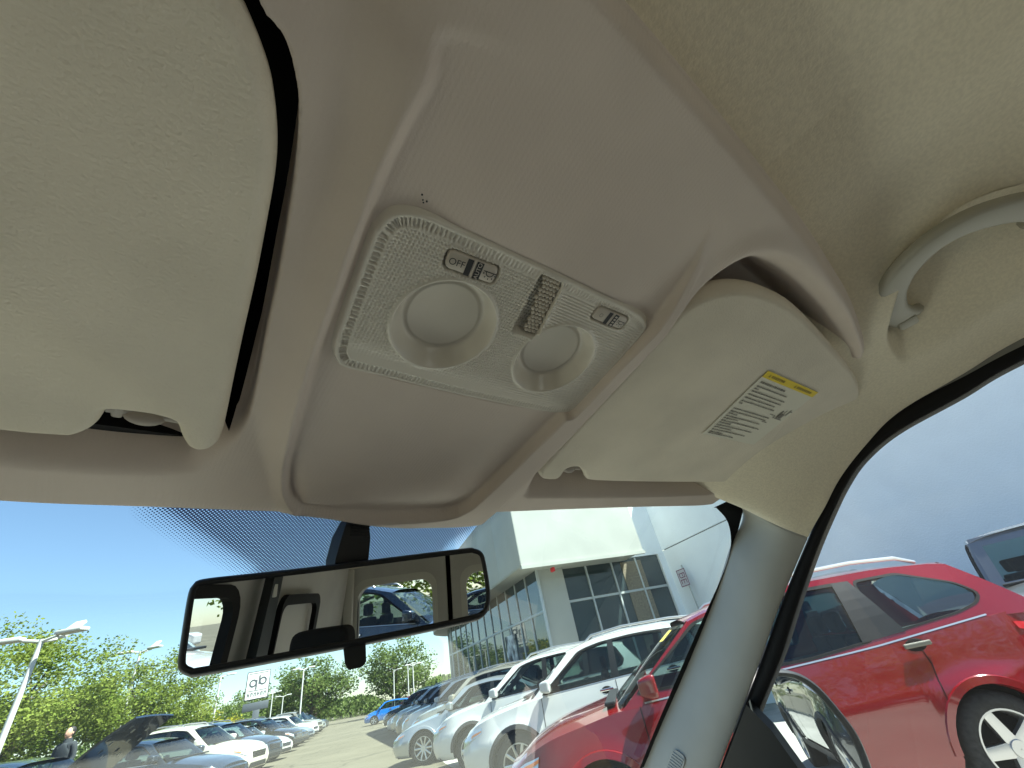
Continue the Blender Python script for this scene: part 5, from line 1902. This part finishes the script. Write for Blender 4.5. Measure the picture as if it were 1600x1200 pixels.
L2 = resample(spline(L2, 6), 0.006)
if 0.5 * np.sum(L2[:, 0] * np.roll(L2[:, 1], -1) - np.roll(L2[:, 0], -1) * L2[:, 1]) < 0: L2 = L2[::-1]
t_ = np.roll(L2, -1, 0) - np.roll(L2, 1, 0); t_ /= np.linalg.norm(t_, axis=1)[:, None]
nin = np.stack([-t_[:, 1], t_[:, 0]], 1)
V = []
rings = [(0.010, -0.004), (0.009, 0.004), (0.003, 0.008), (-0.004, 0.004), (-0.010, -0.02), (-0.006, -0.06), (0.02, -0.10), (0.05, -0.125)]
for ins, dep in rings:
    V += [_s * float(q[0]) + _uu * float(q[1]) + _n * dep for q in (L2 + nin * ins)]
n = len(L2)
F = []
for i in range(len(rings) - 1):
    for k in range(n): F.append((i * n + k, i * n + (k + 1) % n, (i + 1) * n + (k + 1) % n, (i + 1) * n + k))
F.append(tuple((len(rings) - 1) * n + k for k in range(n)))
mesh_obj('housing', V, F, M['black'], sm, True, 60)
V = [_s * float(q[0]) + _uu * float(q[1]) + _n * -0.002 for q in (L2 + nin * 0.0095)]
mesh_obj('mirror_glass', V, [tuple(range(n))], M['mirror'], sm, False)
tube('bracket', [Vector((0.90, 0.50, 1.07)) - sm.location, Vector((1.05, 0.60, 1.06)) - sm.location, Vector((1.20, 0.63, 1.10)) - sm.location], [0.03, 0.026, 0.03], M['black'], sm, 12)

# ------------------------------------------------------------------ dealership building (local x across, y along the aisle)
M['stucco'] = pbr('painted_stucco', (0.90, 0.93, 0.95), 0.85, spec=0.2, var=0.02, vscale=1.3, bump=0.35, bscale=26, bdist=0.02)
M['fascia'] = pbr('fascia_metal', (0.45, 0.455, 0.415), 0.6, spec=0.3, var=0.06, vscale=0.7)
M['mullion'] = pbr('mullion', (0.55, 0.58, 0.57), 0.45, metal=0.2)
M['shopglass'] = pbr('shop_glass', (0.045, 0.065, 0.068), 0.02, spec=0.9, var=0.3, vscale=0.25)
M['stonebrown'] = pbr('brown_panel', (0.24, 0.20, 0.14), 0.8, var=0.3, vscale=18)
bld = thing('dealership', 'pale dealership building with overhanging fascia and glass front', 'building', (0, 0, 0), -R(19.0))


def bbox(name, x0, x1, y0, y1, z0, z1, mat, par=None, bevel=0.0):
    return box(name, ((x0 + x1) / 2, (y0 + y1) / 2, (z0 + z1) / 2), (x1 - x0, y1 - y0, z1 - z0), mat, par or bld, bevel)


def arc_xy(off):
    """outer line of the long facade, set back by off: straight, then a round corner"""
    P = [(6.3 + off, y) for y in np.arange(14.79 + off, 31.0, 1.25)]
    cx, cy, r_ = 13.3, 31.0, 7.0 - off
    for a in np.linspace(180, 100, 14): P.append((cx + r_ * math.cos(R(a)), cy + r_ * math.sin(R(a))))
    return P


ZB, ZT = 4.45, 7.42
outl = arc_xy(0.0)
ring_pts = outl + [(28, 38), (28, 18.5), (14.2, 18.5), (11.85, 18.5), (11.85, 14.79)]
V = [(x, y, ZB) for x, y in ring_pts] + [(x, y, ZT) for x, y in ring_pts]
n = len(ring_pts)
F = [(k, (k + 1) % n, n + (k + 1) % n, n + k) for k in range(n)] + [tuple(range(n - 1, -1, -1)), tuple(range(n, 2 * n))]
fas = mesh_obj('fascia', V, F, M['fascia'], bld, False)
# fascia panels, each proud of the one behind
for k in range(len(outl) - 1):
    if k % 2: continue
    (xa, ya), (xb, yb2) = outl[k], outl[min(k + 2, len(outl) - 1)]
    a = math.atan2(yb2 - ya, xb - xa)
    Lp = math.hypot(xb - xa, yb2 - ya)
    o = box('fascia_panel', ((xa + xb) / 2 + math.sin(a) * -.012, (ya + yb2) / 2 + math.cos(a) * .012, (ZB + ZT) / 2 + .03), (Lp - .008, .03, ZT - ZB - .02), M['fascia'], None, .004, Matrix.Rotation(a, 3, 'Z'))
    o.parent = fas
bbox('soffit_trim', 6.28, 11.9, 14.74, 14.86, ZB - .10, ZB + .02, M['fascia'])
# long glass front under the fascia
arc2 = arc_xy(1.0)
arc2 = [p for p in arc2 if p[1] > 15.7]
for k in range(len(arc2) - 1):
    (xa, ya), (xb, yb2) = arc2[k], arc2[k + 1]
    a = math.atan2(yb2 - ya, xb - xa)
    Lp = math.hypot(xb - xa, yb2 - ya)
    for z0, z1 in ((-.2, 2.95), (3.05, ZB)):
        o = box('glass_pane', ((xa + xb) / 2, (ya + yb2) / 2, (z0 + z1) / 2), (Lp - .03, .02, z1 - z0), M['shopglass'], bld, 0, Matrix.Rotation(a, 3, 'Z'))
    o = box('mullion', (xa, ya, ZB / 2 - .1), (.07, .10, ZB + .2), M['mullion'], bld, .004, Matrix.Rotation(a, 3, 'Z'))
    o = box('transom', ((xa + xb) / 2, (ya + yb2) / 2, 3.0), (Lp - .075, .085, .09), M['mullion'], bld, .004, Matrix.Rotation(a, 3, 'Z'))
bbox('window_poster', 7.20, 7.28, 19.2, 20.3, 1.0, 2.7, pbr('poster', (0.55, 0.56, 0.5), 0.6, var=0.9, vscale=3))
bbox('corner_pillar', 7.3, 8.5, 15.9, 16.5, -.3, ZB - .002, M['fascia'])
# glass wall facing the van
for k in range(4):
    x0 = 8.5 + 1.305 * k
    for z0, z1 in ((-.2, 3.18), (3.28, 4.52)):
        bbox('glass_pane', x0 + .03, x0 + 1.275, 16.30, 16.33, z0, z1, M['shopglass'])
    bbox('transom', x0 + .036, x0 + 1.269, 16.26, 16.35, 3.19, 3.27, M['mullion'])
    if k: bbox('mullion', x0 - .035, x0 + .035, 16.24, 16.36, -.3, 4.53, M['mullion'])
bbox('brown_panel', 11.6, 12.7, 16.275, 16.295, .2, 4.4, M['stonebrown'])
bbox('upper_wall', 11.86, 14.05, 16.2, 18.4, 4.535, ZT - .05, M['stucco'])
bbox('side_return', 13.72, 14.05, 16.2, 16.6, -.3, 4.53, M['stucco'])
# long side wall coming towards the van
bbox('side_wall', 14.05, 14.55, -22, 18.3, -.6, 4.62, M['stucco'])
bbox('parapet', 14.02, 14.58, 7.5, 16.19, 4.66, 8.2, M['stucco'])
bbox('parapet', 14.052, 14.58, -22, 7.5, 4.621, 8.2, M['stucco'])
bbox('wall_groove', 14.09, 14.5, 7.5, 16.1, 4.60, 4.68, pbr('groove', (0.25, 0.27, 0.28), 0.8))
bbox('roof', 14.0, 28, 18.6, 37, ZT + .01, ZT + .1, M['fascia'])
bbox('exit_light', 7.6, 7.7, 14.95, 15.15, 4.18, 4.32, pbr('red_light', (0.7, 0.03, 0.03), 0.4))

# small parking sign on a post by the wall
ps = thing('parking_sign', 'small white sign with purple lettering and border on a thin post', 'sign', (0, 0, 0), -R(19.0))
bbox('post', 13.72, 13.77, 15.02, 15.07, -.2, 3.75, M['mullion'], ps)
sp_o = bbox('sign_board', 13.70, 13.72, 14.92, 15.46, 2.95, 3.62, pbr('sign_white', (0.62, 0.60, 0.63), 0.5), ps)
pur = pbr('sign_purple', (0.20, 0.035, 0.10), 0.5)
for (y0, y1, z0, z1) in ((14.93, 15.45, 3.585, 3.61), (14.93, 15.45, 2.96, 2.985), (15.425, 15.45, 2.985, 3.585), (14.93, 14.955, 2.985, 3.585),
                         (15.02, 15.36, 3.44, 3.47), (15.32, 15.35, 3.30, 3.44), (15.02, 15.30, 3.28, 3.31), (15.02, 15.05, 3.31, 3.44), (15.14, 15.17, 3.34, 3.44),
                         (15.02, 15.36, 3.19, 3.22), (15.17, 15.20, 3.06, 3.19), (15.32, 15.35, 3.06, 3.19), (15.02, 15.05, 3.06, 3.19)):
    o = bbox('sign_mark', 13.692, 13.70, y0, y1, z0, z1, pur, ps)

# ------------------------------------------------------------------ lamp posts
LAMP = pbr('lamp_post_paint', (0.55, 0.55, 0.52), 0.5)


def lamp_post(x, y, ztop, heads, label, r=0.075):
    z0 = float(gz(np.array(x), np.array(y)))
    t = thing('lamp_post', label, 'lamp post', (x, y, z0), 0.0, 'white lamp posts of the lot')
    h = ztop - z0
    tube('pole', [(0, 0, 0), (0, 0, h * .5), (0, 0, h)], [r, r * .85, r * .7], LAMP, t, 10)
    box('base', (0, 0, .3), (.45, .45, .6), M['stucco'], t, .03)
    for az, tilt in heads:
        a = R(90 - az)
        d = Vector((math.cos(a), math.sin(a), 0))
        arm = tube('arm', [(0, 0, h - .05), tuple(d * .35 + Vector((0, 0, h + .02)))], .035, LAMP, t, 8)
        bm = bmesh.new()
        box_bm(bm, (0, 0, 0), (.60, .28, .09), .03)
        hd_ = bm_obj('lamp_head', bm, LAMP, t)
        hd_.location = d * .65 + Vector((0, 0, h + .06 + math.sin(R(tilt)) * .3))
        hd_.rotation_euler = (0, -R(tilt), a)
    return t


lamp_post(-1.33, 15.94, 4.15, [(40, 40), (130, 0), (-70, 0)], 'tall white lamp post with three heads at the far edge of the picture', .07)
lamp_post(1.15, 29.98, 5.6, [(50, 40), (130, 0), (-60, 0)], 'white three-headed lamp post rising through the green tree')
lamp_post(6.59, 41.48, 5.0, [(90, 0), (-90, 0)], 'white twin-head lamp post left of the pylon sign')
lamp_post(13.6, 46.03, 5.0, [(90, 0), (-90, 0)], 'white twin-head lamp post in front of the tall round tree')
lamp_post(16.2, 66.0, 4.6, [(90, 0), (-90, 0)], 'white lamp post just beyond the pylon sign')
lamp_post(18.2, 69.0, 4.2, [(90, 0), (-90, 0)], 'shorter white lamp post further beyond the pylon sign')
lamp_post(25.9, 53.9, 4.0, [(110, 0)], 'single-head lamp post above the blue hatchback')
lamp_post(26.2, 51.0, 4.15, [(90, 0)], 'middle lamp post of three near the glass building corner')
lamp_post(25.6, 48.67, 3.95, [(90, 0), (-90, 0)], 'twin-head lamp post nearest the glass building corner')

# ------------------------------------------------------------------ pylon sign
sg = thing('pylon_sign', 'white pylon sign with linked q and b emblem above a dark board', 'sign', (11.6, 53.0, .3), R(-12))
SGM = pbr('sign_face', (0.78, 0.78, 0.72), 0.5)
SGD = pbr('sign_dark', (0.09, 0.10, 0.11), 0.5)
box('pole', (0.15, 0, 1.3), (.55, .3, 2.6), SGD, sg, .02)
fc = box('sign_box', (0, 0, 4.55), (1.95, .3, 2.25), SGD, sg, .02)
box('sign_panel', (0, -.16, 4.55), (1.80, .02, 2.10), SGM, fc)
box('message_board', (0.05, 0, 2.90), (2.10, .28, .62), SGD, sg, .02)


def glyph_ring(cx, cz, r0, r1, y=-.18):
    V, F = [], []
    for k in range(24):
        a = 2 * math.pi * k / 24
        V += [(cx + r0 * math.cos(a), y, cz + r0 * math.sin(a)), (cx + r1 * math.cos(a), y, cz + r1 * math.sin(a))]
    F = [(2 * k, 2 * k + 1, (2 * k + 3) % 48, (2 * k + 2) % 48) for k in range(24)]
    return V, F


def flat_box(x0, x1, z0, z1, y=-.182): return [(x0, y, z0), (x1, y, z0), (x1, y, z1), (x0, y, z1)], [(0, 1, 2, 3)]


for nm, cx, cz, bx, z0, z1 in (('letter_q', -.40, 4.72, -.12, 4.20, 4.98), ('letter_b', .40, 4.82, .10, 4.60, 5.30)):
    V, F = join_meshes([glyph_ring(cx, cz, .19, .32), flat_box(bx - .06, bx + .06, z0, z1)])
    mesh_obj(nm, V, F, SGD, fc, False)
for k in range(6):
    x = -.68 + .27 * k
    pr = [flat_box(x - .09, x - .03, 3.68, 3.98), flat_box(x + .03, x + .09, 3.68 + (.1 if k % 2 else 0), 3.98), flat_box(x - .03, x + .03, (3.92 if k % 3 else 3.80), (3.98 if k % 3 else 3.86), -.183)]
    V, F = join_meshes(pr)
    mesh_obj('small_letter', V, F, SGD, fc, False)
for z in (4.13, 5.50):
    V, F = flat_box(-.80, .80, z - .02, z + .02)
    mesh_obj('sign_line', V, F, SGD, fc, False)

# ------------------------------------------------------------------ trees
M['bark'] = pbr('bark', (0.10, 0.075, 0.05), 0.9, var=0.3, vscale=8, bump=0.5, bscale=20, bdist=0.02)
LEAF = {'lime': leaf_mat('leaf_lime', (0.13, 0.185, 0.03), (0.30, 0.34, 0.085)), 'mid': leaf_mat('leaf_mid', (0.085, 0.13, 0.032), (0.20, 0.25, 0.08)),
        'olive': leaf_mat('leaf_olive', (0.08, 0.12, 0.035), (0.17, 0.21, 0.07)), 'yellow': leaf_mat('leaf_yellow', (0.28, 0.28, 0.03), (0.48, 0.42, 0.06))}


def tree(x, y, h, rad, label, leaf='mid', seed=1, leaf_size=.17, n_leaf=6000, trunk_frac=.28, flat=1.0, name='broadleaf_tree', z=None):
    g = np.random.default_rng(seed)
    z0 = float(gz(np.array(x), np.array(y))) if z is None else z
    t = thing(name, label, 'tree' if 'bush' not in name else 'bush', (x, y, z0 - .05), 0.0, 'trees and bushes round the lot')
    th = h * trunk_frac
    parts = [tube_mesh([(0, 0, 0), (.05, .02, th * .5), (0, .05, th), (.04, 0, h * .6)], [.045 * h, .035 * h, .03 * h, .010 * h], 8)]
    tips = []
    nb = 13
    for k in range(nb):
        a = 2 * math.pi * (k * .382 + g.uniform(-.05, .05))
        st = th * g.uniform(.85, 1.2) + (k / nb) * (h * .28)
        ln = rad * g.uniform(.55, .95) * (1 - .35 * k / nb)
        up = h * g.uniform(.16, .36)
        p0 = np.array([0, .04, st]); p2 = p0 + np.array([math.cos(a) * ln, math.sin(a) * ln, up])
        p1 = p0 * .5 + p2 * .5 + np.array([0, 0, -.05 * h * g.uniform(0, 1)])
        parts.append(tube_mesh([p0, p1, p2], [.014 * h, .009 * h, .004 * h], 6))
        tips += [p1, p2]
        for m_ in range(3):
            q = p1 + (p2 - p1) * g.uniform(0, 1) + g.normal(0, .16, 3) * rad
            parts.append(tube_mesh([p1 + (p2 - p1) * .3, q], [.006 * h, .002 * h], 5))
            tips.append(q)
    V, F = join_meshes(parts)
    mesh_obj('trunk', V, F, M['bark'], t, True, 60)
    # foliage: clumps of small leaf faces around the branch tips and through the crown volume
    ncl = 46
    C_ = []
    for k in range(ncl):
        d = g.normal(0, 1, 3); d /= np.linalg.norm(d)
        rr2 = g.uniform(.45, 1.0) ** .6
        C_.append(np.array([d[0] * rad * rr2, d[1] * rad * rr2, th + (h - th) * (.52 + .46 * d[2] * rr2 * flat)]))
    C_ = np.array(C_ + [p for p in tips])
    sz = g.uniform(.12, .30, len(C_)) * rad
    w = sz ** 2; w /= w.sum()
    ci = g.choice(len(C_), n_leaf, p=w)
    off = g.normal(0, 1, (n_leaf, 3)); off /= np.linalg.norm(off, axis=1)[:, None]
    off *= (g.uniform(0, 1, n_leaf) ** .45)[:, None] * sz[ci][:, None]
    off[:, 2] *= .75
    P = C_[ci] + off
    P[:, 2] = np.maximum(P[:, 2], th * .75)
    a1 = g.normal(0, 1, (n_leaf, 3)); a1 /= np.linalg.norm(a1, axis=1)[:, None]
    a1[:, 2] *= .6
    a2 = np.cross(a1, g.normal(0, 1, (n_leaf, 3))); a2 /= np.linalg.norm(a2, axis=1)[:, None]
    ls = leaf_size * g.uniform(.6, 1.3, n_leaf)[:, None]
    q = np.stack([P - a1 * ls * .6, P + a2 * ls * .32, P + a1 * ls * .6, P - a2 * ls * .32], 1).reshape(-1, 3)
    me = bpy.data.meshes.new('crown')
    me.vertices.add(len(q)); me.vertices.foreach_set('co', q.astype(np.float32).ravel())
    me.loops.add(n_leaf * 4); me.loops.foreach_set('vertex_index', np.arange(n_leaf * 4, dtype=np.int32))
    me.polygons.add(n_leaf); me.polygons.foreach_set('loop_start', np.arange(0, n_leaf * 4, 4, dtype=np.int32)); me.polygons.foreach_set('loop_total', np.full(n_leaf, 4, dtype=np.int32))
    me.update(calc_edges=True)
    me.materials.append(LEAF[leaf])
    o = bpy.data.objects.new('crown', me); link(o); o.parent = t
    return t


tree(-2.4, 27.0, 5.9, 4.3, 'broad lime green tree behind the standing person', 'lime', 1, .115, 38000, .22)
tree(2.0, 31.0, 5.0, 3.0, 'lower lime green tree around the second lamp post', 'lime', 2, .115, 26000, .2)
tree(24.0, 76.0, 9.3, 5.6, 'tall round green tree behind the pylon sign lamp post', 'mid', 3, .34, 8000, .15)
tree(18.6, 84.0, 7.0, 5.0, 'medium green tree right of the pylon sign', 'mid', 4, .34, 6000, .12)
tree(34.5, 71.0, 10.2, 6.3, 'large green tree beside the glass building corner', 'mid', 5, .34, 9000, .12)
tree(29.8, 92.0, 6.0, 3.6, 'small rounded tree in the gap above the blue hatchback', 'mid', 6, .32, 3500, .12)
tree(6.0, 60.0, 4.0, 3.6, 'low green bush left of the third lamp post', 'olive', 7, .26, 4000, .1, name='bush')
tree(9.0, 70.0, 4.4, 4.4, 'yellow-green bush at the foot of the third lamp post', 'yellow', 8, .28, 3500, .1, name='bush')
tree(13.2, 74.0, 4.8, 4.4, 'green bush behind the dark board of the pylon sign', 'mid', 9, .30, 4500, .1, name='bush')
tree(-6.5, 35.0, 3.2, 4.2, 'dark olive bush low behind the lime tree', 'olive', 10, .24, 5000, .1, name='bush')
# behind the van
tree(-8.0, -22.0, 7.5, 5.5, 'yellow-green tree reflected through the rear window', 'lime', 11, .28, 7000, .12)
tree(1.0, -25.0, 8.0, 6.0, 'green tree reflected in the right part of the mirror', 'lime', 12, .28, 7000, .12)
tree(9.5, -24.0, 8.0, 6.0, 'green tree reflected in the door mirror', 'mid', 13, .28, 6000, .12)

# ------------------------------------------------------------------ person standing by the raised bonnet
pr = thing('person', 'person in a dark jacket standing beside the raised bonnet', 'person', (-0.28, 18.0, float(gz(np.array(-.28), np.array(18.0))) + .20), R(140))
SKIN = pbr('skin', (0.52, 0.30, 0.21), 0.55, spec=0.3)
CLOTH = pbr('dark_jacket', (0.045, 0.05, 0.055), 0.85, spec=0.15)
HAIR = pbr('dark_hair', (0.02, 0.016, 0.013), 0.6)
# body faces local +Y
joints = {'pelvis': (0, 0, .98), 'chest': (0, .01, 1.30), 'neck': (0, 0, 1.50), 'lsh': (-.19, 0, 1.44), 'rsh': (.19, 0, 1.44), 'lel': (-.25, -.02, 1.15), 'rel': (.24, .02, 1.16), 'lwr': (-.24, .10, .93), 'rwr': (.20, .22, 1.02),
          'lhip': (-.10, 0, .93), 'rhip': (.10, 0, .93), 'lkn': (-.11, .03, .50), 'rkn': (.12, .01, .50), 'lan': (-.11, -.02, .09), 'ran': (.13, -.02, .09), 'lto': (-.12, .15, .04), 'rto': (.15, .15, .04)}
rad_ = {'pelvis': (.16, .12), 'chest': (.18, .13), 'neck': (.07, .07), 'lsh': (.08, .08), 'rsh': (.08, .08), 'lel': (.055, .055), 'rel': (.055, .055), 'lwr': (.04, .04), 'rwr': (.04, .04), 'lhip': (.10, .10), 'rhip': (.10, .10),
        'lkn': (.07, .07), 'rkn': (.07, .07), 'lan': (.05, .05), 'ran': (.05, .05), 'lto': (.045, .035), 'rto': (.045, .035)}
names = list(joints)
eds = [('pelvis', 'chest'), ('chest', 'neck'), ('chest', 'lsh'), ('chest', 'rsh'), ('lsh', 'lel'), ('rsh', 'rel'), ('lel', 'lwr'), ('rel', 'rwr'), ('pelvis', 'lhip'), ('pelvis', 'rhip'), ('lhip', 'lkn'), ('rhip', 'rkn'), ('lkn', 'lan'), ('rkn', 'ran'), ('lan', 'lto'), ('ran', 'rto')]
me = bpy.data.meshes.new('body')
me.from_pydata([joints[n_] for n_ in names], [(names.index(a), names.index(b)) for a, b in eds], [])
bo = bpy.data.objects.new('body', me); link(bo); bo.parent = pr
sk = bo.modifiers.new('skin', 'SKIN')
for v, n_ in zip(me.skin_vertices[0].data, names):
    v.radius = rad_[n_]
me.skin_vertices[0].data[0].use_root = True
sb = bo.modifiers.new('sub', 'SUBSURF'); sb.levels = 2; sb.render_levels = 2
me.materials.append(CLOTH)


def ellipsoid(name, c, r, mat, par, seg=20, shape=None):
    bm = bmesh.new()
    bmesh.ops.create_uvsphere(bm, u_segments=seg, v_segments=seg // 2 + 4, radius=1)
    for v in bm.verts:
        if shape: v.co = Vector(shape(v.co))
        v.co = Vector((v.co.x * r[0] + c[0], v.co.y * r[1] + c[1], v.co.z * r[2] + c[2]))
    return bm_obj(name, bm, mat, par, True, 80)


def headshape(v):
    x, y, z = v
    k = 1 - .28 * max(0, -z) ** 1.3
    yy = y * (1 + .06 * (y > 0))
    if y > .6 and abs(x) < .3 and -.25 < z < .15: yy += .28 * (1 - abs(x) / .3) * (1 - abs(z + .08) / .23 if abs(z + .08) < .23 else 0)
    return (x * k, yy, z)


hd2 = ellipsoid('head', (0, .02, 1.665), (.078, .098, .125), SKIN, pr, 28, headshape)
tube('neck', [(0, 0, 1.48), (0, .01, 1.60)], [.06, .055], SKIN, pr, 14)
tube('collar', [(0, -.01, 1.44), (0, -.005, 1.565)], [.105, .078], CLOTH, pr, 14)
ellipsoid('hair', (0, -.018, 1.695), (.086, .106, .112), HAIR, pr, 22)
for s in (-1, 1):
    ellipsoid('ear', (s * .078, .01, 1.66), (.012, .022, .03), SKIN, hd2, 10)
    ellipsoid('eye', (s * .03, .108, 1.675), (.012, .008, .007), HAIR, hd2, 8)
    w_ = joints['lwr' if s < 0 else 'rwr']
    pts = [(np.array(w_), .032), (np.array(w_) + [0, .03, -.05], .034), (np.array(w_) + [0, .045, -.08], .03)]
    mesh_parts = [tube_mesh([p for p, _ in pts], [r for _, r in pts], 10)]
    for k in range(4):
        b0 = pts[-1][0] + np.array([(k - 1.5) * .017, 0, 0])
        ln = (.07, .08, .075, .06)[k]
        mesh_parts.append(tube_mesh([b0, b0 + [0, .02, -ln * .5], b0 + [0, .015, -ln]], [.009, .0085, .007], 7))
    tb_ = pts[1][0] + np.array([-s * .03, .01, 0])
    mesh_parts.append(tube_mesh([tb_, tb_ + [-s * .012, .025, -.025], tb_ + [-s * .008, .04, -.05]], [.011, .010, .008], 7))
    V, F = join_meshes(mesh_parts)
    mesh_obj('hand', V, F, SKIN, pr, True, 70)
ellipsoid('mouth', (0, .112, 1.605), (.02, .006, .005), pbr('lips', (0.4, 0.16, 0.13), 0.5), hd2, 8)

# ------------------------------------------------------------------ far wood that closes the horizon (one mass)
g = np.random.default_rng(99)
N = 26000
az = np.radians(g.uniform(-40, 42, N))
dist = g.uniform(105, 125, N)
hmax = 4.2 + 1.6 * np.sin(az * 9) + 1.2 * np.sin(az * 23 + 1) + 0.8 * np.sin(az * 51)
zz = g.uniform(0, 1, N) ** .8 * hmax - 0.6
Pc = np.stack([np.sin(az) * dist, np.cos(az) * dist, zz], 1)
a1 = g.normal(0, 1, (N, 3)); a1 /= np.linalg.norm(a1, axis=1)[:, None]
a2 = np.cross(a1, g.normal(0, 1, (N, 3))); a2 /= np.linalg.norm(a2, axis=1)[:, None]
ls = g.uniform(.35, .9, N)[:, None]
q = np.stack([Pc - a1 * ls * .6, Pc + a2 * ls * .4, Pc + a1 * ls * .6, Pc - a2 * ls * .4], 1).reshape(-1, 3)
me = bpy.data.meshes.new('far_wood')
me.from_pydata(q.tolist(), [], np.arange(N * 4).reshape(-1, 4).tolist())
me.materials.append(LEAF['olive'])
fw_ = bpy.data.objects.new('far_wood', me); link(fw_)
tag(fw_, 'far-off low green wood along the horizon', 'wood', None, 'stuff')
